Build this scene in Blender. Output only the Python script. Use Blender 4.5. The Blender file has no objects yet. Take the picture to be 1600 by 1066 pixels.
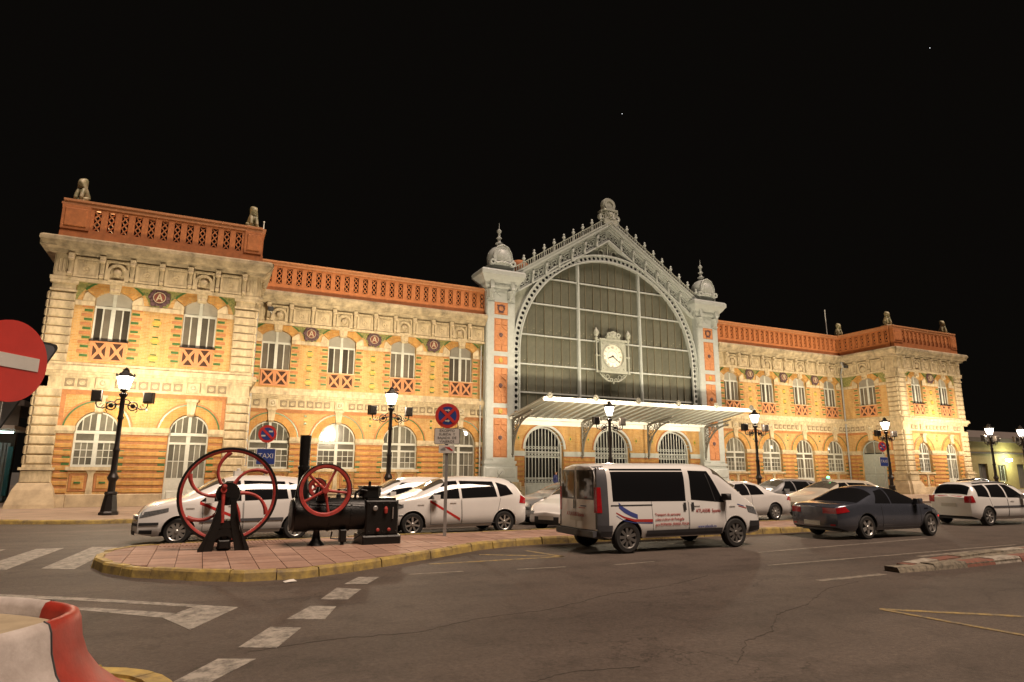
import bpy, bmesh, math, random
from math import sin, cos, pi, radians, sqrt, asin, acos, atan2
from mathutils import Vector, Matrix
from mathutils.geometry import tessellate_polygon
random.seed(7)
S = bpy.context.scene
C = S.collection

# ---------------------------------------------------------------- camera
cam_d = bpy.data.cameras.new('camera'); cam = bpy.data.objects.new('camera', cam_d); C.objects.link(cam)
YAW, PITCH, ROLL = 0.443, 0.2027, 0.0039
fwd = Vector((sin(YAW)*cos(PITCH), cos(YAW)*cos(PITCH), sin(PITCH)))
rgt = Vector((cos(YAW), -sin(YAW), 0)); upv = rgt.cross(fwd)
R_ = rgt*cos(ROLL)+upv*sin(ROLL); U_ = upv*cos(ROLL)-rgt*sin(ROLL)
CAM = Vector((-27.471, -40.417, 1.7))
cam.matrix_world = Matrix(((R_.x, U_.x, -fwd.x, CAM.x), (R_.y, U_.y, -fwd.y, CAM.y), (R_.z, U_.z, -fwd.z, CAM.z), (0, 0, 0, 1)))
cam_d.sensor_width = 36; cam_d.lens = 36*1003.1/1600; cam_d.clip_start = .05; cam_d.clip_end = 3000
S.camera = cam
# ---------------------------------------------------------------- night sky, weak fill, exposure
W = bpy.data.worlds.new('World'); S.world = W; W.use_nodes = True
bg = W.node_tree.nodes['Background']; bg.inputs[0].default_value = (1.0, .84, .68, 1); bg.inputs[1].default_value = .0017
sun_d = bpy.data.lights.new('sun', 'SUN'); sun_d.energy = 2.45; sun_d.angle = radians(24); sun_d.color = (1, .77, .60)
sun = bpy.data.objects.new('sun', sun_d); C.objects.link(sun)
sun.rotation_euler = Vector((-.20, .38, -.91)).to_track_quat('-Z', 'Y').to_euler()
S.view_settings.view_transform = 'Standard'; S.view_settings.look = 'None'
S.view_settings.exposure = 0.86; S.view_settings.gamma = 1; S.view_settings.use_curve_mapping = False
S.render.engine = 'CYCLES'
S.cycles.use_adaptive_sampling = False; S.cycles.max_bounces = 6; S.cycles.diffuse_bounces = 3; S.cycles.glossy_bounces = 3
S.cycles.sample_clamp_indirect = 6; S.cycles.caustics_reflective = False; S.cycles.caustics_refractive = False

# ---------------------------------------------------------------- materials
def nt(name):
    m = bpy.data.materials.new(name); m.use_nodes = True
    return m, m.node_tree, m.node_tree.nodes['Principled BSDF']
def N(t, k, **kw):
    n = t.nodes.new(k)
    for a, b in kw.items(): setattr(n, a, b)
    return n
def mat(name, col, rough=.7, metal=0, var=.18, scale=6, bump=.0, bscale=40, emit=None, estr=0, coat=0, col2=None, spec=.5, stretch=None, rand=None):
    m, t, p = nt(name)
    c = (*col, 1)
    p.inputs['Roughness'].default_value = rough; p.inputs['Metallic'].default_value = metal
    p.inputs['Coat Weight'].default_value = coat; p.inputs['Coat Roughness'].default_value = .05
    p.inputs['Specular IOR Level'].default_value = spec
    if var or col2:
        tc = N(t, 'ShaderNodeTexCoord'); mp = N(t, 'ShaderNodeMapping'); t.links.new(tc.outputs['Object'], mp.inputs[0])
        if stretch: mp.inputs['Scale'].default_value = stretch
        n1 = N(t, 'ShaderNodeTexNoise'); n1.inputs['Scale'].default_value = scale; n1.inputs['Detail'].default_value = 8; n1.inputs['Roughness'].default_value = .65
        t.links.new(mp.outputs[0], n1.inputs['Vector'])
        rp = N(t, 'ShaderNodeValToRGB'); rp.color_ramp.elements[0].position = .3; rp.color_ramp.elements[1].position = .7
        a = [max(0, x*(1-var)) for x in col] if not col2 else col2
        b = [min(1, x*(1+var*.6)) for x in col]
        rp.color_ramp.elements[0].color = (*a, 1); rp.color_ramp.elements[1].color = (*b, 1)
        t.links.new(n1.outputs[0], rp.inputs[0]); t.links.new(rp.outputs[0], p.inputs['Base Color'])
        if rand:                                          # pane-to-pane difference
            oi = N(t, 'ShaderNodeObjectInfo'); mr = N(t, 'ShaderNodeMapRange'); mr.inputs[3].default_value = rand[0]; mr.inputs[4].default_value = rand[1]; t.links.new(oi.outputs['Random'], mr.inputs[0])
            mm = N(t, 'ShaderNodeMix', data_type='RGBA', blend_type='MULTIPLY'); mm.inputs[0].default_value = 1; t.links.new(rp.outputs[0], mm.inputs[6]); t.links.new(mr.outputs[0], mm.inputs[7]); t.links.new(mm.outputs[2], p.inputs['Base Color'])
    else: p.inputs['Base Color'].default_value = c
    if bump:
        tc = N(t, 'ShaderNodeTexCoord'); n2 = N(t, 'ShaderNodeTexNoise'); n2.inputs['Scale'].default_value = bscale; n2.inputs['Detail'].default_value = 6
        t.links.new(tc.outputs['Object'], n2.inputs['Vector'])
        b = N(t, 'ShaderNodeBump'); b.inputs['Strength'].default_value = bump; b.inputs['Distance'].default_value = .02
        t.links.new(n2.outputs[0], b.inputs['Height']); t.links.new(b.outputs[0], p.inputs['Normal'])
    if emit:
        p.inputs['Emission Color'].default_value = (*emit, 1); p.inputs['Emission Strength'].default_value = estr
    return m
def brickmat(name, c1, c2, mortar, w=.25, h=.075, rough=.75):
    m, t, p = nt(name)
    tc = N(t, 'ShaderNodeTexCoord'); sx = N(t, 'ShaderNodeSeparateXYZ'); t.links.new(tc.outputs['Object'], sx.inputs[0])
    ad = N(t, 'ShaderNodeMath', operation='ADD'); t.links.new(sx.outputs[0], ad.inputs[0]); t.links.new(sx.outputs[1], ad.inputs[1])
    cx = N(t, 'ShaderNodeCombineXYZ'); t.links.new(ad.outputs[0], cx.inputs[0]); t.links.new(sx.outputs[2], cx.inputs[1])
    b = N(t, 'ShaderNodeTexBrick'); b.inputs['Scale'].default_value = 1; b.inputs['Brick Width'].default_value = w; b.inputs['Row Height'].default_value = h
    b.inputs['Mortar Size'].default_value = .007; b.inputs['Mortar Smooth'].default_value = .2
    b.inputs['Color1'].default_value = (*c1, 1); b.inputs['Color2'].default_value = (*c2, 1); b.inputs['Mortar'].default_value = (*mortar, 1)
    t.links.new(cx.outputs[0], b.inputs['Vector'])
    n = N(t, 'ShaderNodeTexNoise'); n.inputs['Scale'].default_value = 1.1; n.inputs['Detail'].default_value = 9; n.inputs['Roughness'].default_value = .7
    st = N(t, 'ShaderNodeMapping'); st.inputs['Scale'].default_value = (1.9, 1.9, .4); t.links.new(tc.outputs['Object'], st.inputs[0]); t.links.new(st.outputs[0], n.inputs['Vector'])
    rp = N(t, 'ShaderNodeMapRange'); rp.inputs[1].default_value = .3; rp.inputs[2].default_value = .7; rp.inputs[3].default_value = .62; rp.inputs[4].default_value = 1.16
    t.links.new(n.outputs[0], rp.inputs[0])
    mx = N(t, 'ShaderNodeMix', data_type='RGBA', blend_type='MULTIPLY'); mx.inputs[0].default_value = 1
    t.links.new(b.outputs['Color'], mx.inputs[6]); t.links.new(rp.outputs[0], mx.inputs[7]); t.links.new(mx.outputs[2], p.inputs['Base Color'])
    bp = N(t, 'ShaderNodeBump', invert=True); bp.inputs['Strength'].default_value = .4; bp.inputs['Distance'].default_value = .008
    t.links.new(b.outputs['Fac'], bp.inputs['Height']); t.links.new(bp.outputs[0], p.inputs['Normal'])
    p.inputs['Roughness'].default_value = rough; p.inputs['Specular IOR Level'].default_value = .3
    return m
def asphaltmat():
    m, t, p = nt('asphalt')
    tc = N(t, 'ShaderNodeTexCoord')
    def noise(sc, det=8, ro=.6, vec=None):
        n = N(t, 'ShaderNodeTexNoise'); n.inputs['Scale'].default_value = sc; n.inputs['Detail'].default_value = det; n.inputs['Roughness'].default_value = ro
        t.links.new(vec or tc.outputs['Object'], n.inputs['Vector']); return n
    big = noise(.35); fine = noise(17, 7, .95); stain = noise(1.7, 9, .7)
    r1 = N(t, 'ShaderNodeValToRGB'); e = r1.color_ramp.elements; e[0].position = .3; e[0].color = (.070, .054, .045, 1); e[1].position = .72; e[1].color = (.098, .077, .064, 1)
    t.links.new(big.outputs[0], r1.inputs[0])
    r2 = N(t, 'ShaderNodeMapRange'); r2.inputs[1].default_value = .36; r2.inputs[2].default_value = .64; r2.inputs[3].default_value = .5; r2.inputs[4].default_value = 1.5; t.links.new(fine.outputs[0], r2.inputs[0])
    m1 = N(t, 'ShaderNodeMix', data_type='RGBA', blend_type='MULTIPLY'); m1.inputs[0].default_value = 1; t.links.new(r1.outputs[0], m1.inputs[6]); t.links.new(r2.outputs[0], m1.inputs[7])
    r3 = N(t, 'ShaderNodeMapRange'); r3.inputs[1].default_value = .33; r3.inputs[2].default_value = .5; r3.inputs[3].default_value = .66; r3.inputs[4].default_value = 1; t.links.new(stain.outputs[0], r3.inputs[0])
    m2 = N(t, 'ShaderNodeMix', data_type='RGBA', blend_type='MULTIPLY'); m2.inputs[0].default_value = 1; t.links.new(m1.outputs[2], m2.inputs[6]); t.links.new(r3.outputs[0], m2.inputs[7])
    # tyre-polished lanes and darker patches along the traffic
    ml = N(t, 'ShaderNodeMapping'); ml.inputs['Scale'].default_value = (.05, .75, 1); ml.inputs['Rotation'].default_value = (0, 0, .06); t.links.new(tc.outputs['Object'], ml.inputs[0])
    lane = noise(1.0, 5, .6, ml.outputs[0]); r6 = N(t, 'ShaderNodeMapRange'); r6.inputs[1].default_value = .35; r6.inputs[2].default_value = .62; r6.inputs[3].default_value = .74; r6.inputs[4].default_value = 1.08; t.links.new(lane.outputs[0], r6.inputs[0])
    m4 = N(t, 'ShaderNodeMix', data_type='RGBA', blend_type='MULTIPLY'); m4.inputs[0].default_value = 1; t.links.new(m2.outputs[2], m4.inputs[6]); t.links.new(r6.outputs[0], m4.inputs[7]); m2 = m4
    # cracks
    mp = N(t, 'ShaderNodeMapping'); mp.inputs['Scale'].default_value = (.16, .5, 1); mp.inputs['Rotation'].default_value = (0, 0, .35); t.links.new(tc.outputs['Object'], mp.inputs[0])
    wob = noise(1.2, 6, .6); mv = N(t, 'ShaderNodeVectorMath', operation='MULTIPLY_ADD'); mv.inputs[1].default_value = (.6, .6, 0)
    t.links.new(wob.outputs['Color'], mv.inputs[0]); t.links.new(mp.outputs[0], mv.inputs[2])
    vo = N(t, 'ShaderNodeTexVoronoi', feature='DISTANCE_TO_EDGE'); vo.inputs['Scale'].default_value = 1.0; t.links.new(mv.outputs[0], vo.inputs['Vector'])
    r4 = N(t, 'ShaderNodeMapRange'); r4.inputs[1].default_value = 0; r4.inputs[2].default_value = .008; r4.inputs[3].default_value = .5; r4.inputs[4].default_value = 1; t.links.new(vo.outputs['Distance'], r4.inputs[0])
    brk = noise(.5, 2); r5 = N(t, 'ShaderNodeMapRange'); r5.inputs[1].default_value = .5; r5.inputs[2].default_value = .6; t.links.new(brk.outputs[0], r5.inputs[0])
    m3 = N(t, 'ShaderNodeMix', data_type='RGBA', blend_type='MULTIPLY'); t.links.new(r5.outputs[0], m3.inputs[0]); t.links.new(m2.outputs[2], m3.inputs[6]); t.links.new(r4.outputs[0], m3.inputs[7])
    t.links.new(m3.outputs[2], p.inputs['Base Color'])
    bp = N(t, 'ShaderNodeBump'); bp.inputs['Strength'].default_value = .5; bp.inputs['Distance'].default_value = .01; t.links.new(fine.outputs[0], bp.inputs['Height']); t.links.new(bp.outputs[0], p.inputs['Normal'])
    p.inputs['Roughness'].default_value = .72; p.inputs['Specular IOR Level'].default_value = .3
    return m
def wornpaint(name, col, amount=.5):
    m, t, p = nt(name)
    tc = N(t, 'ShaderNodeTexCoord'); n = N(t, 'ShaderNodeTexNoise'); n.inputs['Scale'].default_value = 7; n.inputs['Detail'].default_value = 10; n.inputs['Roughness'].default_value = .75
    t.links.new(tc.outputs['Object'], n.inputs['Vector'])
    rp = N(t, 'ShaderNodeValToRGB'); e = rp.color_ramp.elements; e[0].position = amount-.16; e[0].color = (.09, .08, .07, 1); e[1].position = amount+.05; e[1].color = (*col, 1)
    t.links.new(n.outputs[0], rp.inputs[0]); t.links.new(rp.outputs[0], p.inputs['Base Color']); p.inputs['Roughness'].default_value = .75
    return m
M = {}
M['asphalt'] = asphaltmat()
M['stone'] = mat('stone', (.46, .37, .235), .8, var=.42, scale=3.0, bump=.25, bscale=25, stretch=(1.5, 1.5, .6))
M['cornice'] = mat('cornice', (.42, .34, .22), .85, var=.45, scale=2.2, bump=.3, bscale=18, col2=(.17, .14, .09))
M['plinth'] = mat('plinth', (.40, .31, .2), .8, var=.3, scale=2.5, bump=.25)
M['yellow'] = brickmat('yellow brick', (.50, .30, .105), (.43, .225, .062), (.44, .35, .21))
M['yellow2'] = brickmat('yellow brick course', (.50, .275, .08), (.42, .20, .048), (.38, .27, .13), .26, .1)
M['orange'] = mat('orange brick', (.37, .155, .055), .75, var=.35, scale=6)
M['green'] = mat('green glazed brick', (.05, .12, .035), .35, var=.35, scale=9)
M['gold'] = mat('golden brick', (.44, .31, .06), .5, var=.2)
M['terra'] = mat('terracotta', (.42, .145, .045), .75, var=.28, scale=4, bump=.15)
M['terral'] = mat('pale terracotta', (.46, .20, .085), .75, var=.22, scale=6)
M['mosaic'] = mat('mosaic', (.30, .25, .09), .5, scale=11, col2=(.06, .10, .03))
M['tile'] = mat('brown frieze tile', (.22, .165, .10), .6, var=.3, scale=8)
M['bronze'] = mat('dark glazing bar', (.15, .135, .095), .5, var=.2)
M['shade'] = mat('dark recess', (.05, .02, .01), .9, var=.2)
M['purple'] = mat('dark glazed ceramic', (.10, .055, .06), .4, var=.4, scale=12)
M['red'] = mat('red glazed ceramic', (.17, .05, .035), .4, var=.2)
M['cream'] = mat('cream ceramic', (.40, .34, .23), .45, var=.15)
M['iron'] = mat('grey iron paint', (.40, .43, .42), .45, var=.12, scale=3)
M['ironb'] = mat('dark bracket iron', (.13, .125, .105), .5, var=.2, scale=4)
M['irond'] = mat('weathered grey iron paint', (.33, .345, .30), .5, var=.2, scale=4)
M['frame'] = mat('window paint', (.47, .47, .42), .5, var=.12, scale=8)
M['doorp'] = mat('door paint', (.30, .33, .31), .5, var=.12, scale=5)
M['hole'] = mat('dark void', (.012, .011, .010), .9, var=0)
M['glass_up'] = mat('dim window glass', (.105, .092, .072), .12, var=.3, scale=1.2, spec=.6, rand=(.45, 1.5))
M['glass_lo'] = mat('curtained window glass', (.17, .16, .13), .02, var=.3, scale=1.5, spec=.6, rand=(.5, 1.3))
M['blind'] = mat('roller blind', (.30, .28, .235), .6, var=.15, scale=2, rand=(.7, 1.15))
def dustyglass():
    m, t, p = nt('dusty glass')
    tc = N(t, 'ShaderNodeTexCoord')
    n = N(t, 'ShaderNodeTexNoise'); n.inputs['Scale'].default_value = .8; n.inputs['Detail'].default_value = 9; n.inputs['Roughness'].default_value = .7; t.links.new(tc.outputs['Object'], n.inputs['Vector'])
    rp = N(t, 'ShaderNodeValToRGB'); e = rp.color_ramp.elements; e[0].position = .3; e[0].color = (.072, .077, .064, 1); e[1].position = .72; e[1].color = (.142, .140, .105, 1); t.links.new(n.outputs[0], rp.inputs[0])
    v = N(t, 'ShaderNodeTexVoronoi', feature='F1'); v.inputs['Scale'].default_value = 3.2; t.links.new(tc.outputs['Object'], v.inputs['Vector'])
    mr = N(t, 'ShaderNodeMapRange'); mr.inputs[1].default_value = .10; mr.inputs[2].default_value = .06; mr.inputs[3].default_value = 0; mr.inputs[4].default_value = 1; t.links.new(v.outputs['Distance'], mr.inputs[0])
    mx = N(t, 'ShaderNodeMix', data_type='RGBA'); mx.inputs[7].default_value = (.42, .38, .28, 1); t.links.new(mr.outputs[0], mx.inputs[0]); t.links.new(rp.outputs[0], mx.inputs[6])
    oi = N(t, 'ShaderNodeObjectInfo'); mr2 = N(t, 'ShaderNodeMapRange'); mr2.inputs[3].default_value = .88; mr2.inputs[4].default_value = 1.12; t.links.new(oi.outputs['Random'], mr2.inputs[0])
    m5 = N(t, 'ShaderNodeMix', data_type='RGBA', blend_type='MULTIPLY'); m5.inputs[0].default_value = 1; t.links.new(mx.outputs[2], m5.inputs[6]); t.links.new(mr2.outputs[0], m5.inputs[7])
    t.links.new(m5.outputs[2], p.inputs['Base Color']); p.inputs['Roughness'].default_value = .3
    return m
M['dusty'] = dustyglass()
M['canopy'] = mat('canopy glass', (.19, .185, .15), .35, var=.25, scale=1.5)
M['white'] = mat('white paint', (.72, .72, .69), .4, var=.06, scale=4)
M['lampblack'] = mat('black cast iron', (.022, .018, .016), .4, var=.2, metal=.3)
M['lampglass'] = mat('lit lantern glass', (.9, .9, .85), .3, var=0)
_t = M['lampglass'].node_tree; _e = N(_t, 'ShaderNodeEmission'); _e.inputs[0].default_value = (1, .93, .80, 1); _e.inputs[1].default_value = 14
_r = N(_t, 'ShaderNodeBsdfTransparent'); _x = N(_t, 'ShaderNodeMixShader'); _x.inputs[0].default_value = .5
_t.links.new(_e.outputs[0], _x.inputs[1]); _t.links.new(_r.outputs[0], _x.inputs[2]); _t.links.new(_x.outputs[0], _t.nodes['Material Output'].inputs[0])
M['floodglass'] = mat('lit floodlight glass', (.9, .9, .85), .3, var=0, emit=(1, .85, .62), estr=14)
M['paving'] = mat('station paving', (.26, .19, .14), .8, var=.25, scale=1.2, bump=.15)
M['pink'] = [mat('pink paving tile %d' % i, c, .75, var=.3, scale=3, bump=.12) for i, c in enumerate([(.31, .19, .14), (.35, .22, .165), (.26, .16, .12)])]
M['joint'] = mat('tile joint', (.16, .11, .085), .9, var=.2)
M['kerby'] = mat('yellow kerb paint', (.42, .30, .075), .7, scale=5, col2=(.15, .11, .06), bump=.25, bscale=14)
M['kerbw'] = mat('white kerb paint', (.40, .36, .30), .75, scale=9, col2=(.12, .10, .08), bump=.25, bscale=14)
M['kerbr'] = mat('red kerb paint', (.22, .07, .045), .75, scale=9, col2=(.09, .06, .045), bump=.25, bscale=14)
M['kerbc'] = mat('grey kerb concrete', (.26, .22, .16), .85, scale=9, col2=(.025, .023, .02), bump=.3, bscale=12)
M['pwhite'] = wornpaint('worn white road paint', (.31, .28, .24), .53)
M['pthin'] = wornpaint('very worn road paint', (.26, .22, .17), .56)
M['pyellow'] = wornpaint('worn yellow road paint', (.33, .23, .07), .55)
M['carwhite'] = mat('white car paint', (.79, .78, .76), .32, var=.04, scale=2, coat=1)
M['carsilver'] = mat('silver car paint', (.42, .42, .43), .3, metal=.5, var=.05, coat=1)
M['cargold'] = mat('pale beige car paint', (.60, .54, .44), .3, var=.05, coat=1)
M['cardark'] = mat('dark blue grey car paint', (.095, .105, .135), .2, metal=.45, var=.08, coat=1)
M['carglass'] = mat('car glass', (.010, .010, .011), .04, var=0, spec=.8)
M['ws'] = mat('reflective windscreen', (.10, .09, .07), .05, var=.2, scale=2, spec=.9)
M['trim'] = mat('black plastic', (.025, .025, .026), .55, var=.1)
M['greytrim'] = mat('grey plastic', (.075, .075, .085), .6, var=.15, scale=6)
M['tyre'] = mat('tyre rubber', (.018, .017, .016), .8, var=.15)
M['alloy'] = mat('alloy wheel', (.50, .49, .47), .3, metal=.7, var=.05)
M['steel'] = mat('steel wheel', (.17, .16, .15), .5, metal=.5, var=.15)
M['headlamp'] = mat('headlamp lens', (.30, .31, .32), .1, metal=.5, var=.5, scale=25, spec=.9)
M['taillamp'] = mat('tail lamp lens', (.42, .015, .02), .12, var=.2, scale=20, spec=.8)
M['plate'] = mat('number plate', (.55, .53, .48), .5, var=.08)
M['redstripe'] = mat('red stripe paint', (.55, .03, .025), .35, var=.05)
M['redtext'] = mat('red lettering', (.42, .035, .03), .5, var=0)
M['bluetext'] = mat('blue lettering', (.05, .07, .26), .5, var=0)
M['black'] = mat('black lettering', (.02, .02, .02), .6, var=0)
M['redwheel'] = mat('red iron paint', (.40, .048, .040), .5, var=.45, scale=9, bump=.15)
M['blackiron'] = mat('black oily iron', (.009, .0085, .008), .42, var=.4, scale=7, metal=.2, bump=.3, bscale=22)
M['galv'] = mat('galvanised steel', (.36, .36, .35), .45, metal=.5, var=.15, scale=8)
M['signred'] = mat('sign red', (.60, .045, .036), .45, var=.08)
M['signblue'] = mat('sign blue', (.03, .06, .26), .45, var=.1)
M['signwhite'] = mat('sign white', (.66, .63, .58), .5, var=.08)
M['signgrey'] = mat('back of sign', (.17, .17, .19), .5, metal=.4, var=.15)
M['plasticw'] = mat('white barrier plastic', (.47, .42, .39), .55, scale=6, col2=(.34, .29, .26), bump=.12)
M['plasticr'] = mat('red barrier plastic', (.30, .026, .014), .5, var=.25, scale=7, bump=.1)
M['sandtop'] = mat('dusty barrier top', (.36, .29, .19), .9, var=.2, scale=5)
M['skin'] = mat('skin', (.42, .22, .14), .6, var=.05)
M['jacket'] = mat('blue jacket', (.03, .04, .15), .8, var=.2)
M['hair'] = mat('dark hair', (.02, .015, .012), .7, var=.2)
M['trouser'] = mat('dark trousers', (.03, .03, .035), .85, var=.2)
M['statue'] = mat('glazed ceramic sculpture', (.50, .42, .28), .5, scale=3.2, col2=(.08, .11, .04), bump=.3, bscale=9)
M['roofm'] = mat('roof sheet', (.10, .08, .07), .9, var=.3)
M['bgwall'] = mat('ochre rendered wall', (.34, .27, .10), .85, var=.25, scale=.6)
M['bgdark'] = mat('dark rendered wall', (.10, .085, .07), .9, var=.3, scale=.7)
M['tealwall'] = mat('teal panel', (.06, .22, .24), .6, var=.15)
M['tube'] = mat('lit fluorescent tube', (.8, .9, .9), .4, var=0, emit=(.70, 1, .92), estr=5)
M['greenlight'] = mat('lit green taxi lamp', (.1, .9, .3), .3, var=0, emit=(.05, 1, .25), estr=9)
M['wlamp'] = mat('lit wall lamp', (.9, .9, .8), .3, var=0, emit=(.92, 1, .75), estr=12)
M['star'] = mat('star', (1, 1, 1), .5, var=0, emit=(.9, .95, 1), estr=1.6)
M['brakelit'] = mat('lit brake lamp', (.6, .02, .02), .2, var=0, emit=(1, .05, .03), estr=.55)

for k_ in ('star', 'tube', 'greenlight', 'brakelit', 'floodglass', 'lampglass', 'wlamp'): M[k_].cycles.emission_sampling = 'NONE'
# ---------------------------------------------------------------- mesh helpers
class MB:
    def __init__(s): s.v = []; s.f = []; s.m = []
    def add(s, vs, fs, m=0):
        o = len(s.v); s.v += [tuple(v) for v in vs]; s.f += [tuple(i+o for i in f) for f in fs]; s.m += [m]*len(fs); return s
    def box(s, x0, x1, y0, y1, z0, z1, m=0):
        return s.add([(x0, y0, z0), (x1, y0, z0), (x1, y1, z0), (x0, y1, z0), (x0, y0, z1), (x1, y0, z1), (x1, y1, z1), (x0, y1, z1)],
                     [(0, 3, 2, 1), (4, 5, 6, 7), (0, 1, 5, 4), (1, 2, 6, 5), (2, 3, 7, 6), (3, 0, 4, 7)], m)
    def bev(s, x0, x1, y0, y1, z0, z1, b=.03, m=0):      # block whose front (y0) edges are chamfered
        c = [(x0, y1, z0), (x1, y1, z0), (x1, y1, z1), (x0, y1, z1), (x0, y0+b, z0), (x1, y0+b, z0), (x1, y0+b, z1), (x0, y0+b, z1),
             (x0+b, y0, z0+b), (x1-b, y0, z0+b), (x1-b, y0, z1-b), (x0+b, y0, z1-b)]
        f = [(0, 3, 2, 1)]
        for a, d in ((0, 4), (4, 8)): f += [(a+i, a+(i+1) % 4, d+(i+1) % 4, d+i) for i in range(4)]
        return s.add(c, f+[(8, 9, 10, 11)], m)
    def prism(s, poly, y0, y1, m=0):
        n = len(poly)
        return s.add([(x, y0, z) for x, z in poly]+[(x, y1, z) for x, z in poly],
                     [tuple(range(n)), tuple(range(2*n-1, n-1, -1))]+[(i, (i+1) % n, n+(i+1) % n, n+i) for i in range(n)], m)
    def holed(s, outer, holes, y0, y1, m=0, mr=None):     # sheet with openings and their reveals
        loops = [outer]+holes; flat = [p for l in loops for p in l]
        tri = tessellate_polygon([[Vector((x, z, 0)) for x, z in l] for l in loops])
        s.add([(x, y0, z) for x, z in flat], [tuple(t) for t in tri], m)
        for l in loops:
            n = len(l); s.add([(x, y0, z) for x, z in l]+[(x, y1, z) for x, z in l], [(i, (i+1) % n, n+(i+1) % n, n+i) for i in range(n)], m if mr is None or l is outer else mr)
        return s
    def arc(s, cx, cz, r0, r1, a0, a1, y0, y1, n=16, gap=0, m=0):   # ring sector, angle from +z clockwise; gap>0: separate voussoirs
        if gap:
            for i in range(n):
                b0 = a0+(a1-a0)*(i+gap)/n; b1 = a0+(a1-a0)*(i+1-gap)/n
                s.prism([(cx+r*sin(b), cz+r*cos(b)) for r, b in ((r0, b0), (r1, b0), (r1, b1), (r0, b1))], y0, y1, m)
        else:
            A = [a0+(a1-a0)*i/n for i in range(n+1)]
            s.prism([(cx+r1*sin(a), cz+r1*cos(a)) for a in A]+[(cx+r0*sin(a), cz+r0*cos(a)) for a in reversed(A)], y0, y1, m)
        return s
    def lathe(s, prof, c=(0, 0, 0), n=16, axis='z', m=0, a0=0):
        vs = []
        for r, h in prof:
            for i in range(n):
                a = a0+2*pi*i/n; u, v = r*cos(a), r*sin(a)
                p = (u, v, h) if axis == 'z' else ((u, h, v) if axis == 'y' else (h, u, v))
                vs.append((p[0]+c[0], p[1]+c[1], p[2]+c[2]))
        k = len(prof); fs = [(j*n+i, j*n+(i+1) % n, (j+1)*n+(i+1) % n, (j+1)*n+i) for j in range(k-1) for i in range(n)]
        if prof[0] == prof[-1]: return s.add(vs, fs, m)
        if prof[0][0] > 1e-6: fs.append(tuple(range(n-1, -1, -1)))
        if prof[-1][0] > 1e-6: fs.append(tuple((k-1)*n+i for i in range(n)))
        return s.add(vs, fs, m)
    def tube(s, path, r, n=8, m=0):
        P = [Vector(p) for p in path]; vs = []; k = len(P); ref = None
        for i, p in enumerate(P):
            d = (P[min(i+1, k-1)]-P[max(i-1, 0)]).normalized()
            if ref is None or abs(ref.dot(d)) > .95: ref = Vector((0, 0, 1)) if abs(d.z) < .9 else Vector((1, 0, 0))
            a = d.cross(ref).normalized(); b = a.cross(d).normalized(); ref = b
            rr = r[i] if isinstance(r, (list, tuple)) else r
            vs += [p+(a*cos(2*pi*j/n)+b*sin(2*pi*j/n))*rr for j in range(n)]
        fs = [(i*n+j, i*n+(j+1) % n, (i+1)*n+(j+1) % n, (i+1)*n+j) for i in range(k-1) for j in range(n)]
        return s.add(vs, fs+[tuple(range(n-1, -1, -1)), tuple((k-1)*n+j for j in range(n))], m)
    def beam(s, p, q, w, y0, y1, m=0):                    # flat bar in the x-z plane
        dx, dz = q[0]-p[0], q[1]-p[1]; l = sqrt(dx*dx+dz*dz); nx, nz = -dz/l*w/2, dx/l*w/2
        return s.prism([(p[0]-nx, p[1]-nz), (q[0]-nx, q[1]-nz), (q[0]+nx, q[1]+nz), (p[0]+nx, p[1]+nz)], y0, y1, m)
    def mesh(s, name, mats, smooth=None):
        me = bpy.data.meshes.new(name); me.from_pydata(s.v, [], s.f)
        for m in (mats if isinstance(mats, list) else [mats]): me.materials.append(m)
        me.polygons.foreach_set('material_index', s.m)
        b = bmesh.new(); b.from_mesh(me); bmesh.ops.recalc_face_normals(b, faces=b.faces); b.to_mesh(me); b.free()
        if smooth:
            me.polygons.foreach_set('use_smooth', [True]*len(me.polygons)); me.set_sharp_from_angle(angle=radians(smooth))
        return me
def put(name, me, par=None, loc=(0, 0, 0), rz=0, rot=None, **kw):
    o = bpy.data.objects.new(name, me); C.objects.link(o); o.parent = par; o.location = loc
    o.rotation_euler = rot if rot else (0, 0, rz)
    for k, v in kw.items(): o[k] = v
    return o
def obj(name, mb, mats, par=None, loc=(0, 0, 0), rz=0, smooth=None, **kw):
    return put(name, mb.mesh(name, mats, smooth), par, loc, rz, **kw)
def thing(name, label, cat, loc=(0, 0, 0), rz=0, group=None):
    o = put(name, None, None, loc, rz, label=label, category=cat)
    if group: o['group'] = group
    return o
_tc = {}
def text(name, s, size, mt, par, loc, rot, align='CENTER', sx=1, extr=.002):
    k = (s, size, align, mt.name)
    if k not in _tc:
        cu = bpy.data.curves.new(name, 'FONT'); cu.body = s; cu.size = size; cu.align_x = align; cu.align_y = 'CENTER'; cu.extrude = extr; cu.resolution_u = 2
        t = bpy.data.objects.new('tmp', cu); C.objects.link(t); bpy.context.view_layer.update()
        me = bpy.data.meshes.new_from_object(t.evaluated_get(bpy.context.evaluated_depsgraph_get())); bpy.data.objects.remove(t); bpy.data.curves.remove(cu)
        me.materials.clear(); me.materials.append(mt); me.name = name; _tc[k] = me
    o = put(name, _tc[k], par, loc, rot=rot); o.scale = (sx, 1, 1); return o
def clip(poly, x0, x1, y0, y1):
    for ax, lim, sg in ((0, x0, 1), (0, x1, -1), (1, y0, 1), (1, y1, -1)):
        out = []
        for i in range(len(poly)):
            a, b = poly[i-1], poly[i]; da, db = (a[ax]-lim)*sg, (b[ax]-lim)*sg
            if (da < 0) != (db < 0):
                t = da/(da-db); out.append((a[0]+(b[0]-a[0])*t, a[1]+(b[1]-a[1])*t))
            if db >= 0: out.append(b)
        poly = out
        if len(poly) < 3: return []
    return poly
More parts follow.
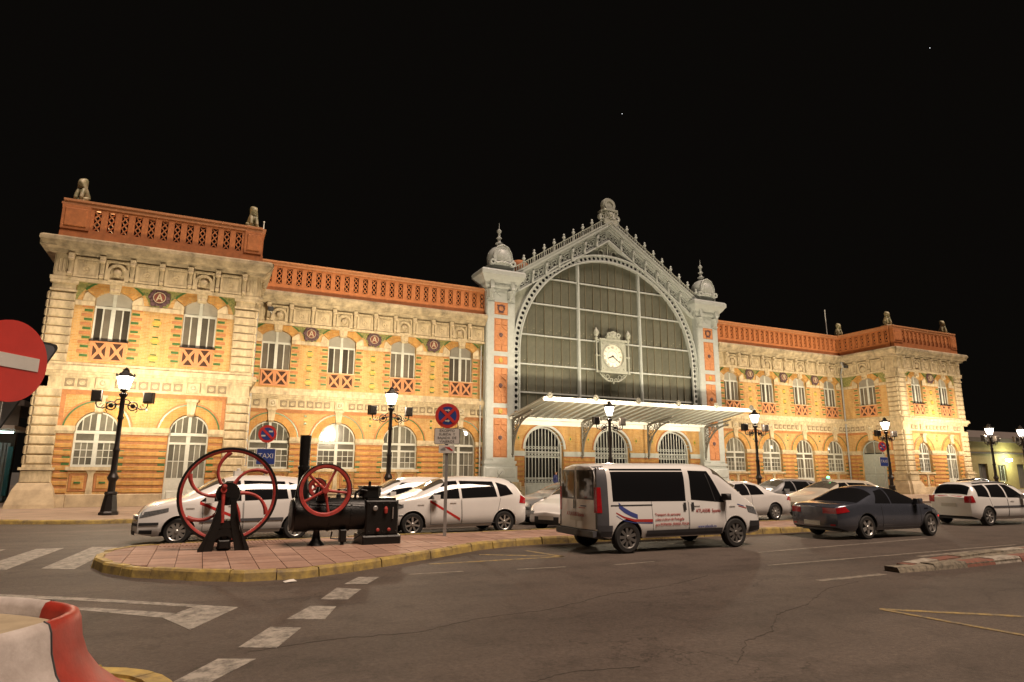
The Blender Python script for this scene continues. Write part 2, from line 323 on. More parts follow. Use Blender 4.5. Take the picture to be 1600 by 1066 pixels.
def area(p): return abs(sum(p[i-1][0]*p[i][1]-p[i][0]*p[i-1][1] for i in range(len(p))))/2
def flat(poly, z0, z1, mb=None, m=0):                     # slab from an x-y outline
    mb = mb or MB(); n = len(poly)
    return mb.add([(x, y, z0) for x, y in poly]+[(x, y, z1) for x, y in poly], [tuple(range(n-1, -1, -1)), tuple(range(n, 2*n))]+[(i, (i+1) % n, n+(i+1) % n, n+i) for i in range(n)], m)
# ================================================================ SETTING: ground, pavement, island, markings
obj('ground', MB().add([(-600, -600, -.02), (600, -600, -.02), (600, 900, -.02), (-600, 900, -.02)], [(0, 1, 2, 3)]), mat('bare ground', (.05, .045, .04), .95), kind='structure')
obj('road', MB().add([(-120, -120, 0), (140, -120, 0), (140, 60, 0), (-120, 60, 0)], [(0, 1, 2, 3)]), M['asphalt'], kind='structure')
pave_o = [(-90, -9.5), (-36, -12.6), (-33.4, -13.6), (-31, -14.6), (-28, -14.85), (-10, -14.85), (60, -14.85), (60, 1), (-90, 1)]
pavement = obj('pavement', flat(pave_o, -.01, .12), M['paving'], kind='structure')
def kerb_line(pts, w, h, L, mats, par, inward=1, z0=-.005, wob=.012):
    # kerb stones laid one by one along a line
    seg = []
    for a, b in zip(pts, pts[1:]):
        d = sqrt((b[0]-a[0])**2+(b[1]-a[1])**2); k = max(1, round(d/.12))
        seg += [(a[0]+(b[0]-a[0])*i/k, a[1]+(b[1]-a[1])*i/k) for i in range(k)]
    seg.append(pts[-1]); per = max(2, round(L/.12)); i = 0; n = 0
    while i < len(seg)-1:
        j = min(i+per, len(seg)-1); P = seg[i:j+1]; mb = MB(); vs = []
        dz = random.uniform(-wob, wob); dd = random.uniform(-wob, wob)
        for k, p in enumerate(P):
            a = P[max(0, k-1)]; b = P[min(len(P)-1, k+1)]; tx, ty = b[0]-a[0], b[1]-a[1]; l = sqrt(tx*tx+ty*ty) or 1; tx /= l; ty /= l
            nx, ny = -ty*inward, tx*inward; e = .008 if k == 0 else (-.008 if k == len(P)-1 else 0)
            q = (p[0]+tx*e+nx*dd, p[1]+ty*e+ny*dd)
            for o, z in ((0, z0), (.02, h-.035+dz), (.045, h+dz), (w, h+dz), (w, z0)): vs.append((q[0]+nx*o, q[1]+ny*o, z))
        fs = [(k*5+c, (k+1)*5+c, (k+1)*5+c+1, k*5+c+1) for k in range(len(P)-1) for c in range(4)]+[(0, 1, 2, 3, 4), tuple((len(P)-1)*5+c for c in (4, 3, 2, 1, 0))]
        mb.add(vs, fs); obj('kerb_stone', mb, mats[n % len(mats)] if isinstance(mats, list) else mats, par); n += 1; i = j
kerb_line([(-44, -12.13), (-36, -12.66), (-33.4, -13.66), (-31, -14.66), (-28, -14.91), (-14, -14.91)], .16, .135, .9, M['kerby'], pavement)
# traffic island
front = [(-29.15, -25.5), (-29.1, -26.2), (-28.85, -26.95), (-28.35, -27.75), (-27.44, -28.53), (-26.71, -28.95), (-25.85, -29.02), (-24.8, -28.55), (-23.53, -27.75), (-22.6, -27.15), (-21.7, -26.55), (-20.8, -26.15), (-19.8, -26.02), (-18, -26.05), (-12.9, -26.15), (-7, -26.1), (-6.4, -25.8), (-6.1, -25.1), (-6.3, -24.3), (-6.9, -23.9)]
back = [(-12, -23.75), (-20, -23.75), (-28.0, -23.8), (-28.7, -24.15), (-29.05, -24.75)]
isl = front+back
def inset(poly, d):
    out = []; n = len(poly)
    for i in range(n):
        a, p, b = poly[i-1], poly[i], poly[(i+1) % n]; tx, ty = b[0]-a[0], b[1]-a[1]; l = sqrt(tx*tx+ty*ty); out.append((p[0]-ty/l*d, p[1]+tx/l*d))
    return out
island = obj('traffic_island', flat(inset(isl, .06), -.01, .12), M['joint'], kind='structure')
kerb_line(front+back+[front[0]], .17, .16, .66, M['kerby'], island, inward=1)
ins = inset(isl, .185); tiles = []; T = .42
for i in range(60):
    for j in range(16):
        x0 = -29.4+i*T; y0 = -29.2+j*T
        if -28.5 < x0+.2 < -26.2 and -24.9 < y0+.2 < -24.2: pass
        p = clip(ins, x0+.006, x0+T-.006, y0+.006, y0+T-.006)
        if p and area(p) > .012: tiles.append((((x0+.2-CAM.x)**2+(y0+.2-CAM.y)**2), p, i, j))
tiles.sort(key=lambda t: t[0]); rest = MB(); shared = {}
for k, (d, p, i, j) in enumerate(tiles):
    z = .153+random.uniform(-.002, .002); ribs = (-28.2 < p[0][0] < -25.9 and -24.75 < sum(q[1] for q in p)/len(p) < -23.9)
    mi = random.choice((0, 0, 1, 2))
    if k < 300:
        cx, cy = p[0]; mb = flat([(x-cx, y-cy) for x, y in p], -.03, 0)
        if ribs:
            x0 = min(q[0] for q in p)-cx; x1 = max(q[0] for q in p)-cx; y0 = min(q[1] for q in p)-cy; y1 = max(q[1] for q in p)-cy
            for r in range(5): mb.box(x0+.02+r*.08, x0+.06+r*.08, y0+.01, y1-.01, -.001, .012)
        obj('paving_tile', mb, M['pink'][1 if ribs else mi], island, (cx, cy, z))
    else: flat(p, .115, z, rest, mi)
if rest.v: obj('paving_field', rest, M['pink'], island, kind='stuff')
# striped low median on the right
med = thing('median', '', ''); del med['label'], med['category']; med['kind'] = 'structure'; med.location = (0, 0, 0)
mo = [(-16.1, -32.55), (-15.4, -32.22), (-14.5, -31.95), (-12.3, -31.65), (-6, -31.4), (-6, -32.25), (-12.45, -32.62), (-14.8, -32.68)]
obj('median_core', flat(mo, -.01, .07), M['kerbc'], med)
stripes = [M['kerbc'], M['kerbc'], M['kerbr'], M['kerbw'], M['kerbr'], M['kerbw']]
kerb_line([(-16.2, -32.6), (-14.8, -32.7), (-12.45, -32.64), (-6, -32.27)], .3, .095, .95, stripes, med, inward=1)
kerb_line([(-6, -31.38), (-12.3, -31.63), (-14.5, -31.93), (-15.7, -32.18)], .3, .095, .95, stripes, med, inward=1)
# painted markings
def mark(polys, mt, z=.004, name='road_marking'):
    for p in polys: obj(name, flat(p, .0005, z), mt, kind='structure')
dash = [[(-27.52, -34.03), (-27.24, -34.16), (-26.85, -33.6), (-27.17, -33.45)], [(-26.98, -33.1), (-26.64, -33.28), (-26.3, -32.5), (-26.61, -32.32)], [(-26.4, -31.99), (-25.99, -32.18), (-25.73, -31.48), (-26.03, -31.31)],
        [(-25.84, -30.92), (-25.5, -31.07), (-25.16, -30.36), (-25.47, -30.1)], [(-25.3, -29.81), (-24.98, -29.95), (-24.64, -29.35), (-24.95, -29.21)]]
mark(dash, M['pwhite'])
mark([[(-29.88, -26.01), (-29.34, -26.33), (-29.03, -22.65), (-29.56, -22.42)], [(-30.95, -25.81), (-30.4, -25.9), (-30.1, -22.4), (-30.62, -22.4)], [(-32.1, -25.6), (-31.5, -25.6), (-31.2, -22.2), (-31.75, -22.2)]], M['pwhite'])
mark([[(-32.2, -27.3), (-32.1, -27.08), (-28.74, -29.5), (-28.8, -29.68)], [(-28.8, -29.68), (-28.74, -29.5), (-26.88, -31.02), (-27.4, -30.78)], [(-28.66, -30.42), (-28.5, -30.34), (-27.56, -31.12), (-27.72, -31.32)], [(-27.72, -31.32), (-27.4, -30.78), (-26.88, -31.02), (-27.42, -32.11)],
      [(-31, -29.0), (-30.9, -28.85), (-28.5, -30.34), (-28.66, -30.42)]], M['pwhite'])
mark([[(-17.61, -31.0), (-17.6, -30.92), (-9, -30.72), (-9, -30.80)], [(-18.24, -32.68), (-18.23, -32.54), (-16.6, -32.52), (-16.6, -32.66)], [(-24.12, -29.32), (-24.1, -29.24), (-23.14, -29.28), (-23.14, -29.36)], [(-22.17, -29.54), (-22.17, -29.46), (-21.2, -29.54), (-21.2, -29.62)],
      [(-20.23, -29.77), (-20.23, -29.69), (-19.23, -29.6), (-19.23, -29.68)], [(-16.2, -29.4), (-16.2, -29.32), (-9.5, -28.8), (-9.5, -28.9)], [(-13.6, -31.35), (-13.6, -31.2), (-8, -30.95), (-8, -31.1)]], M['pthin'])
mark([[(-23.41, -28.27), (-23.41, -28.17), (-20.5, -28.2), (-20.5, -28.3)], [(-20.55, -28.3), (-20.45, -28.25), (-20.7, -27.0), (-20.8, -27.05)], [(-22.0, -27.3), (-21.95, -27.2), (-20.45, -28.2), (-20.5, -28.3)],
      [(-19.46, -34.55), (-19.38, -34.48), (-15.9, -37.38), (-16.0, -37.46)]], M['pyellow'])
mark([[(-19.46, -34.58), (-19.38, -34.56), (-19.0, -38.6), (-19.09, -38.6)]], M['pyellow'], z=.006)
# cracks and dark seams in the asphalt
for pts, w in (([(-26.9, -33.3), (-26.0, -33.15), (-25.2, -33.25), (-24.4, -32.9), (-23.2, -32.75), (-22.0, -32.2), (-20.8, -32.0), (-19.4, -31.4)], .012), ([(-22.9, -35.6), (-22.2, -35.0), (-21.6, -34.8), (-20.9, -34.2), (-20.0, -33.9), (-18.8, -33.2), (-17.6, -32.9)], .011), ([(-25.6, -35.2), (-25.0, -35.3), (-24.4, -35.15), (-23.7, -35.3)], .01)):
    L_, R2_ = [], []
    for a, b in zip(pts, pts[1:]):
        n = 14; dx, dy = b[0]-a[0], b[1]-a[1]; l = sqrt(dx*dx+dy*dy)
        for i in range(n):
            o = random.gauss(0, .012); ww = .7*w*random.uniform(.0, .75); x = a[0]+dx*i/n-dy/l*o; y = a[1]+dy*i/n+dx/l*o
            L_.append((x-dy/l*ww, y+dx/l*ww)); R2_.append((x+dy/l*ww, y-dx/l*ww))
    obj('road_crack', flat(R2_+L_[::-1], .0005, .003), mat('crack', (.048, .039, .033), .95, var=.3), kind='structure')
# two bright specks in the black sky
for u, v, nm in ((972, 178, 'single bright star high above the gable of the station'), (1453, 75, 'faint bluish star in the upper right of the night sky')):
    d = fwd+R_*((u-800)/1003.1)+U_*((533-v)/1003.1)
    s = obj('star', MB().lathe([(0, -1), (.7, -.7), (1, 0), (.7, .7), (0, 1)], n=8), M['star'], None, CAM+d*900); s['label'] = nm; s['category'] = 'star'; s['group'] = 'stars in the night sky'; s.scale = (.4,)*3
# ================================================================ THE STATION
ST = thing('station_building', 'long two storey railway station of yellow brick and stone with central iron and glass gable', 'railway station')
ZI0, ZI1, ZB, ZS0, ZS1, ZSILL, ZSPR, ZCR, ZF0, ZF1, ZC1 = 3.38, 3.72, 5.42, 5.95, 6.62, 7.69, 9.8, 10.16, 10.55, 11.72, 12.45
GSP = 3.55
def segc(hw):                                             # circle of the flat upper arch
    r = ZCR-ZSPR; R = (hw*hw+r*r)/(2*r); return R, ZCR-R
def up_open(u, hw, z0=ZSILL):
    R, zc = segc(hw); a = asin(hw/R)
    return [(u-hw, z0), (u+hw, z0)]+[(u+R*sin(a-2*a*i/10), zc+R*cos(a-2*a*i/10)) for i in range(11)]
def lo_open(u, r, z0, sp=GSP):
    return [(u-r, z0), (u+r, z0)]+[(u+r*cos(pi*i/18), sp+r*sin(pi*i/18)) for i in range(19)]
bricks = []                                               # (distance, material, location, rz): accent bricks, sorted at the end
_mesh = {}
def cached(key, fn, mats, smooth=None):
    if key not in _mesh: _mesh[key] = fn().mesh(key[0], mats, smooth)
    return _mesh[key]
class Fr:                                                 # a facade frame: local x along the wall, -y outward
    def __init__(s, loc, rz): s.loc = Vector(loc); s.rz = rz; s.m = Matrix.Rotation(rz, 3, 'Z')
    def w(s, x, y, z): return s.loc+s.m@Vector((x, y, z))
    def obj(s, name, mb, mats, at=(0, 0, 0), par=None, smooth=None, **kw): return obj(name, mb, mats, par or ST, s.w(*at), s.rz, smooth, **kw)
    def put(s, name, me, at, par=None, **kw): return put(name, me, par or ST, s.w(*at), s.rz, **kw)
def win_upper(F, u, hw):
    def fr():
        m = MB(); h = ZSPR-ZSILL; zt = 1.62                # local z from the sill, y=0 wall face
        for x0, x1 in ((-hw, -hw+.07), (hw-.07, hw), (-.09, .09)): m.box(x0, x1, .19, .27, .0, zt)
        for x in (-hw/2-.02, hw/2+.02): m.box(x-.03, x+.03, .2, .26, .07, zt-.003)
        m.box(-hw+.003, hw-.003, .185, .272, zt, zt+.12); m.box(-hw+.003, hw-.003, .187, .271, -.003, .08)
        m.box(-.07, .07, .2, .26, zt+.12, h+.33)
        return m
    def blind():
        R, zc = segc(hw); zc -= ZSILL; a = asin(hw/R)
        return MB().prism([(-hw, 1.74), (hw, 1.74)]+[(R*sin(a-2*a*i/10), zc+R*cos(a-2*a*i/10)) for i in range(11)], .24, .27)
    w = F.put('window', cached(('window', hw, 'u'), fr, M['frame']), (u, 0, ZSILL))
    put('blind_box', cached(('blind_box', hw), blind, M['blind']), w)
    pw = (hw-.16)/2-.035
    for sx in (-1, 1):
        for k in (0, 1):
            x = sx*(.09+.012+pw/2+k*(pw+.065))
            put('pane', cached(('pane', hw, 'u'), lambda: MB().box(-pw/2, pw/2, 0, .01, .08, 1.62), M['glass_up']), w, (x, .235, 0), rz=random.uniform(-.02, .02))
    # brick arch of separate voussoirs, stone springers and keystone
    R, zc = segc(hw); a = asin(hw/R)
    def arch():
        m = MB()
        for s in (-1, 1): m.arc(0, zc-ZCR, R, R+.47, s*.14, s*(a+.02), -.05, .05, 7, .06)
        m.arc(0, zc-ZCR, R+.02, R+.45, -a, a, -.03, .04, 12)
        return m
    F.obj('window_arch', arch(), M['terral'] if random.random() < .0 else M['yellow2'], (u, 0, ZCR))
    F.obj('arch_band', MB().arc(0, zc-ZCR, R+.47, R+.56, -a-.02, -.13, -.06, .05, 8).arc(0, zc-ZCR, R+.47, R+.56, .13, a+.02, -.06, .05, 8), M['green'], (u, 0, ZCR))
    for s in (-1, 1):
        F.obj('springer', MB().prism([(0, 0), (s*.5, 0), (s*.42, .36), (s*.34, .42), (0, .16)], -.075, .05), M['stone'], (u+s*hw, 0, ZSPR-.22))
    F.obj('keystone', MB().prism([(-.2, -.14), (.2, -.14), (.29, .55), (-.29, .55)], -.16, .05).box(-.35, .35, -.24, .05, .40, .5).tube([(-.17, -.17, -.02), (.17, -.17, -.02)], .08, 8).box(-.05, .05, -.19, -.1, -.1, .4), M['stone'], (u, 0, ZCR))
    # terracotta cross panels under the sill
    def cross():
        m = MB(); w2 = hw-.05
        m.box(-hw, hw, -.06, .05, -.07, 0); m.box(-hw, hw, -.05, .05, -.95, -.86)
        for s in (-1, 1):
            c = s*w2/2
            for x in (c-w2/2+.04, c+w2/2-.04): m.box(x-.05, x+.05, -.065, .05, -.86, -.07)
            m.beam((c-w2/2+.08, -.86), (c+w2/2-.08, -.07), .12, -.05, .04); m.beam((c-w2/2+.08, -.07), (c+w2/2-.08, -.86), .12, -.052, .04)
            m.lathe([(.11, -.056), (.11, .03)], (c, 0, -.465), 8, 'y')
        return m
    ap = F.put('apron_panel', cached(('apron_panel', hw), cross, M['terral']), (u, 0, ZSILL-.003))
    put('apron_shade', cached(('apron_shade', hw), lambda: MB().box(-hw+.08, hw-.08, -.012, .03, -.86, -.07), M['shade']), ap)  # dark sheet: shade of the openings between the bars, put in as colour
    F.obj('sill', MB().box(-hw-.04, hw+.04, -.09, .25, -.003, .045), M['blackiron'] if hw < .8 else M['stone'], (u, 0, ZSILL))
    for s in (-1, 1):
        for k in range(6): bricks.append((M['green'], F, (u+s*(hw+.19+(.02 if k % 2 else 0)), 0, 6.98+k*.43), .33))
        for k in range(6): bricks.append((M['orange'], F, (u+s*(hw+.26), 0, 7.19+k*.43), .44))
def grid_leaf(m, x0, x1, z0, z1, nx, nz, b=.035, y0=.2, y1=.26):
    for i in range(1, nx): x = x0+(x1-x0)*i/nx; m.box(x-b/2, x+b/2, y0, y1, z0, z1)
    for j in range(1, nz): z = z0+(z1-z0)*j/nz; m.box(x0, x1, y0+.004, y1-.004, z-b/2, z+b/2)
def win_lower(F, u, r, kind):
    z0 = {'window': 1.9, 'door': .16, 'shut': .16}[kind]
    def fr():
        m = MB(); b = .075
        for x0, x1 in ((-r, -r+b), (r-b, r), (-.09, .09)): m.box(x0, x1, .18, .28, z0, GSP-.16)
        m.box(-r, r, .16, .285, GSP-.16, GSP-.02); m.box(-r, r, .17, .281, 2.98, 3.08); m.box(-r, r, .175, .279, z0, z0+.1)
        m.arc(0, GSP-.02, r-b, r, -pi/2, pi/2, .18, .28, 18); m.box(-.07, .07, .19, .27, GSP, GSP+r-.03)
        for s in (-1, 1):
            for f in (.36, .68):
                h = sqrt(1-f*f)*r-.04; m.box(s*f*r-.02, s*f*r+.02, .2, .26, GSP, GSP+h)
            grid_leaf(m, *sorted((s*.09, s*(r-b))), max(z0+.1, 1.4), 2.98, 3, 3 if z0 > 1 else 2)
            if z0 < 1: m.box(*sorted((s*.09, s*(r-b))), .19, .27, .9, 1.4); m.bev(*sorted((s*.16, s*(r-b-.07))), .15, .2, .32, .8, .02); m.box(*sorted((s*.09, s*(r-b))), .2, .27, z0+.1, .9)
        return m
    if kind == 'shut':
        w = F.obj('door', MB().box(-r, r, .2, .28, .14, GSP-.1).bev(-r+.1, -.06, .16, .21, .3, 1.6, .02).bev(.06, r-.1, .16, .21, .3, 1.6, .02).bev(-r+.1, -.06, .16, .21, 1.75, 3.2, .02).bev(.06, r-.1, .16, .21, 1.75, 3.2, .02).arc(0, GSP-.1, r-.08, r, -pi/2, pi/2, .18, .28, 16).box(-.03, .03, .2, .26, GSP-.1, GSP+r-.1), M['doorp'], (u, 0, 0))
        zp = 99
    else:
        w = F.put('door' if kind == 'door' else 'window', cached(('ground_window', r, kind), fr, M['frame']), (u, 0, 0)); zp = max(z0+.1, 1.4)
    g = M['glass_lo'] if random.random() < .7 else M['glass_up']
    for s in (-1, 1):                                     # panes: fanlight segments and leaf lights
        xs = [.07, .36*r, .68*r, r-.05]
        for a, b in zip(xs, xs[1:]):
            ha, hb = sqrt(max(0, r*r-a*a))-.05, sqrt(max(.0, r*r-b*b))-.02
            put('pane', cached(('pane', r, 'fan', s, round(a, 2), g.name), lambda: MB().prism([(s*a, 0), (s*b, 0), (s*b, max(.02, hb)), (s*a, ha)], 0, .01), g), w, (0, .23, GSP-.01))
        if zp < 9:
            n = 3 if kind == 'window' else 2; dx = (r-.075-.09)/3; dz = (2.98-zp)/n
            for i in range(3):
                for j in range(n):
                    put('pane', cached(('pane', r, 'leaf', kind, g.name), lambda: MB().box(0, dx, 0, .01, 0, dz), g), w, (s*(.09+dx*i) if s > 0 else -.09-dx*(i+1), .235+random.uniform(-.004, .004), zp+dz*j))
            put('pane', cached(('pane', r, 'mid', g.name), lambda: MB().box(0, r-.17, 0, .01, 0, .33), g), w, (.09 if s > 0 else -r+.08, .232, 3.07))
    if kind == 'window':
        F.obj('sill', MB().box(-r-.12, r+.12, -.14, .25, 1.74, 1.9), M['stone'], (u, 0, 0))
        F.obj('sill_support', MB().prism([(-.13, .66), (.13, .66), (.1, 1.55), (.2, 1.74), (-.2, 1.74), (-.1, 1.55)], -.07, .1), M['stone'], (u, 0, 0))
        for s in (-1, 1):
            p = F.obj('apron_panel', MB().bev(-.36, .36, -.03, .1, .8, 1.62, .03).bev(-.24, .24, -.06, -.02, .92, 1.5, .02, 1), [M['orange'], M['yellow2']], (u+s*(r*.55), 0, 0))
            put('brick', cached(('brick', 'g'), lambda: MB().bev(-.13, .13, -.025, .05, -.045, .045, .01), M['green']), p, (0, -.07, 1.2))
    # archivolt: brick voussoirs, green line, orange line, keystone
    z = GSP
    def vous():
        m = MB(); n = 13
        for s in (-1, 1): m.arc(0, 0, r, r+.42, s*.16, s*pi/2, -.05, .3, n, .05)
        m.arc(0, 0, r+.02, r+.4, -pi/2, pi/2, -.03, .25, 20)
        return m
    F.put('door_arch', cached(('door_arch', r), vous, M['yellow2']), (u, 0, z))
    F.put('arch_band', cached(('arch_band', r, 1), lambda: MB().arc(0, 0, r+.42, r+.49, -pi/2, pi/2, -.06, .05, 24), M['green']), (u, 0, z))
    F.put('arch_band', cached(('arch_band', r, 2), lambda: MB().arc(0, 0, r+.49, r+.57, -pi/2, pi/2, -.045, .05, 24), M['orange']), (u, 0, z))
    F.obj('keystone', MB().prism([(-.15, -.1), (.15, -.1), (.22, .62), (-.22, .62)], -.16, .05).box(-.28, .28, -.24, .05, .6, .72).tube([(-.15, -.18, .0), (.15, -.18, .0)], .075, 8), M['stone'], (u, 0, GSP+r))
    for s in (-1, 1):
        for k in range(9): bricks.append((M['green'], F, (u+s*(r+.17), 0, .85+k*.292), .3))
def rosette(): return MB().bev(-.19, .19, -.03, .05, -.19, .19, .02, 1).lathe([(.13, -.03), (.13, -.06), (.10, -.06), (.09, -.035), (.04, -.035), (.035, -.06), (0, -.065)], n=8, axis='y')
def frieze_panel():
    m = MB(); m.box(-.5, .5, -.1, .05, -.5, .5); m.bev(-.5, .5, -.16, -.1, .36, .5, .03); m.box(-.5, .5, -.15, -.1, -.5, -.4)
    for s in (-1, 1): m.box(s*.45-.05, s*.45+.05, -.15, -.1, -.4, .36)
    for i in range(9): m.box(-.38+i*.095-.03, -.38+i*.095+.03, -.145, -.1, .24, .335)
    m.lathe([(.17, -.1), (.17, -.14), (.12, -.14), (.11, -.105), (.06, -.105), (.05, -.13), (0, -.14)], (0, 0, -.08), 12, 'y')
    return m
def frieze_niche():
    m = MB(); m.box(-.5, .5, -.1, .05, .42, .5); m.bev(-.5, .5, -.16, -.1, .36, .5, .03); m.arc(0, -.1, .3, .42, -pi/2, pi/2, -.17, -.05, 12)
    for s in (-1, 1): m.box(s*.45-.05, s*.45+.05, -.15, .05, -.5, .42); m.box(s*.36-.06, s*.36+.06, -.16, .05, -.5, -.1)
    m.lathe([(0, -.27), (.1, -.25), (.18, -.17), (.2, -.06), (.16, 0), (.16, .05)], (0, 0, -.12), 12, 'y')
    return m
def bracket(): return MB().prism([(-.07, -.55), (.07, -.55), (.1, .58), (-.1, .58)], -.2, .05).prism([(-.12, .3), (.12, .3), (.12, .58), (-.12, .58)], -.34, -.19).tube([(-.09, -.22, -.4), (.09, -.22, -.4)], .08, 8).tube([(-.11, -.33, .3), (.11, -.33, .3)], .07, 8)
def medal(kind):
    m = MB(); m.lathe([(0, -.03), (.42, -.05), (.45, -.02), (.45, .02)], n=14, axis='y', m=0)
    for i in range(14):
        a = 2*pi*i/14; r_ = .11+.05*(i % 3 == 0); m.lathe([(r_, -.03), (r_*.8, -.09), (0, -.1)], ((.42+.07*(i % 2))*cos(a), 0, (.42+.07*(i % 2))*sin(a)), 6, 'y', 0)
    m.lathe([(.33, -.05), (.33, -.085), (0, -.09)], n=18, axis='y', m=1)
    m.arc(0, 0, .285, .32, 0, 2*pi, -.12, -.08, 18, m=2)
    if kind == 'A':
        m.beam((-.14, -.19), (.0, .21), .065, -.125, -.085, 2); m.beam((.14, -.19), (0, .21), .065, -.1255, -.085, 2); m.beam((-.1, -.06), (.1, -.06), .055, -.126, -.085, 2)
    else:                                                 # upright heraldic lion outline
        m.prism([(x*.85, z*.85) for x, z in [(-.05, -.24), (.05, -.24), (.04, -.1), (.12, -.22), (.17, -.2), (.1, -.02), (.12, .1), (.2, .16), (.14, .2), (.06, .16), (.08, .25), (-.02, .27), (-.07, .2), (-.16, .2), (-.15, .14), (-.06, .1), (-.15, .04), (-.12, -.01), (-.03, .0), (-.06, -.1)]], -.125, -.085, 2)
    return m
LAT = .585
def lattice():
    m = MB(); h = 1.2
    for s in (-1, 1): m.box(min(s*LAT/2, s*.155), max(s*LAT/2, s*.155), -.02, .16, 0, h)
    m.box(-.155, .155, -.018, .158, 1.08, h); m.box(-.155, .155, -.018, .158, 0, .06)
    for s in (-1, 1):
        pts = [(-.15*s, .06), (.13*s, .4), (-.13*s, .74), (.15*s, 1.08)]
        for i, (p, q) in enumerate(zip(pts, pts[1:])): m.beam(p, q, .05, .03+.002*(s+i), .10+.002*(s+i))
    return m
def balustrade(F, u0, u1, y=-.12, n=None, ends=(0, 0)):
    b = F.obj('balustrade', MB().box(u0, u1, y-.03, y+.3, ZC1-.02, 12.78).prism([(u0, 12.78), (u1, 12.78), (u1, 12.95), (u0, 12.95)], y-.005, y+.25), M['terra'])
    F.obj('balustrade_rail', MB().box(u0, u1, y-.02, y+.27, 14.15, 14.34).box(u0, u1, y-.07, y+.32, 14.34, 14.44), M['terral'])
    a0, a1 = u0+ends[0], u1-ends[1]
    for a, c in ((u0, a0), (a1, u1)):
        if c-a > .01: F.obj('balustrade_pier', MB().box(a, c, y-.05, y+.29, 12.95, 14.15).bev(a+.12, c-.12, y-.09, y-.05, 13.1, 14.0, .03), M['terra'])
    n = n or max(1, round((a1-a0)/LAT)); d = (a1-a0)/n; me = cached(('lattice_panel', 0), lattice, M['terra'])
    for i in range(n):
        o = F.put('lattice_panel', me, (a0+d*(i+.5), y+.04, 12.95)); o.scale = (d/LAT*.999, 1, 1)
def quoin(F, u0, u1, z0, z1, n, side=0):
    h = (z1-z0)/n
    for i in range(n):
        F.obj('quoin_stone', MB().bev(u0+random.uniform(-.01, .01), u1+random.uniform(-.01, .01), -.14, .1, .018, h-.018, .06), M['stone'], (0, 0, z0+i*h))
def facade(F, u0, u1, ups, lows, uhw, lr, ql=0, qr=0, medals=None, lat_ends=(0, 0), plain=False):
    a, b = u0+ql, u1-qr
    # walls of the two storeys with their openings
    op = [lo_open(u, lr, {'window': 1.9, 'door': .16, 'shut': .16}[k]) for u, k in lows]
    F.obj('ground_floor_wall', MB().holed([(u0, 0), (u1, 0), (u1, ZS0), (u0, ZS0)], op, 0, .45), M['yellow'])
    F.obj('upper_floor_wall', MB().holed([(u0, ZS0), (u1, ZS0), (u1, ZC1), (u0, ZC1)], [up_open(u, uhw) for u in ups], 0, .4), M['yellow'])
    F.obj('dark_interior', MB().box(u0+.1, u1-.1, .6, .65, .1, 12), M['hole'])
    # piers between the ground floor openings: plinth, brick courses, impost moulding
    ed = [a]+[e for u, k in lows for e in (u-lr, u+lr)]+[b]
    for i in range(0, len(ed), 2):
        p, q = ed[i], ed[i+1]
        if q-p < .1: continue
        F.obj('plinth', MB().bev(p, q, -.1, .1, .1, .69, .03), M['plinth'])
        F.obj('impost', MB().box(p-.02, q+.02, -.1, .1, ZI0, ZI0+.1).box(p-.05, q+.05, -.16, .1, ZI0+.1, ZI0+.26).box(p-.03, q+.03, -.12, .1, ZI0+.26, ZI1), M['stone'])
        F.obj('pier_backing', MB().box(p+.004, q-.004, -.012, .05, .69, ZI0), M['orange'])
        for k in range(8):
            z = .74+k*.334
            F.obj('brick_course', MB().bev(p+.008, q-.008, -.055, .02, 0, .2, .02), M['yellow2'], (0, 0, z))
    for u, k in lows:
        if k == 'window': F.obj('plinth', MB().bev(u-lr, u+lr, -.1, .1, .1, .69, .03), M['plinth'])
        win_lower(F, u, lr, k)
    # frame of orange brick round the arches
    F.obj('brick_border', MB().box(a, b, -.03, .05, 5.16, ZB-.03), M['orange'])
    for u in ([a+.09] if ql else [])+([b-.09] if qr else []): F.obj('brick_border', MB().box(u-.09, u+.09, -.03, .05, ZI1, 5.16), M['orange'])
    mids = [(lows[i][0]+lows[i+1][0])/2 for i in range(len(lows)-1)]
    for u in mids:
        F.obj('brick_ornament', MB().bev(-.07, .07, -.03, .05, .16, .28, .01).bev(-.07, .07, -.03, .05, -.28, -.16, .01).bev(-.1, .1, -.03, .05, -.06, .06, .01, 1), [M['green'], M['gold']], (u, 0, 4.78))
    # rosette frieze
    F.obj('frieze_ground', MB().box(u0, u1, -.04, .05, ZB-.03, ZS0), M['stone'])
    F.obj('frieze_ledge', MB().box(u0-.04, u1+.04, -.12, .04, ZB-.06, ZB+.04), M['stone'])
    ro = cached(('rosette_tile', 0), rosette, [M['cornice'], M['tile']]); n = max(1, round((b-a)/.5)); d = (b-a)/n
    for i in range(n):
        x = a+d*(i+.5)
        if min([abs(x-u) for u, k in lows]+[9]) > .42: F.put('rosette_tile', ro, (x, -.04, 5.7))
    for u, k in lows: F.obj('boss', MB().bev(-.3, .3, -.16, .05, -.27, .27, .04).lathe([(.2, -.16), (.2, -.2), (.14, -.2), (.12, -.17), (.06, -.22), (0, -.23)], n=12, axis='y', m=1), [M['stone'], M['cream']], (u, 0, 5.7))
    # string course
    sc = F.obj('string_course', MB().box(u0-.06, u1+.06, -.12, .05, ZS0, 6.08).box(u0-.12, u1+.12, -.2, .05, 6.08, 6.2).box(u0-.2, u1+.2, -.32, .05, 6.2, 6.36).prism([(u0-.2, 6.36), (u1+.2, 6.36), (u1+.1, 6.45), (u0-.1, 6.45)], -.3, .05).box(u0-.05, u1+.05, -.1, .05, 6.45, ZS1), M['stone'])
    # upper storey
    for u in ups: win_upper(F, u, uhw)
    ed = [a]+[e for u in ups for e in (u-uhw, u+uhw)]+[b]
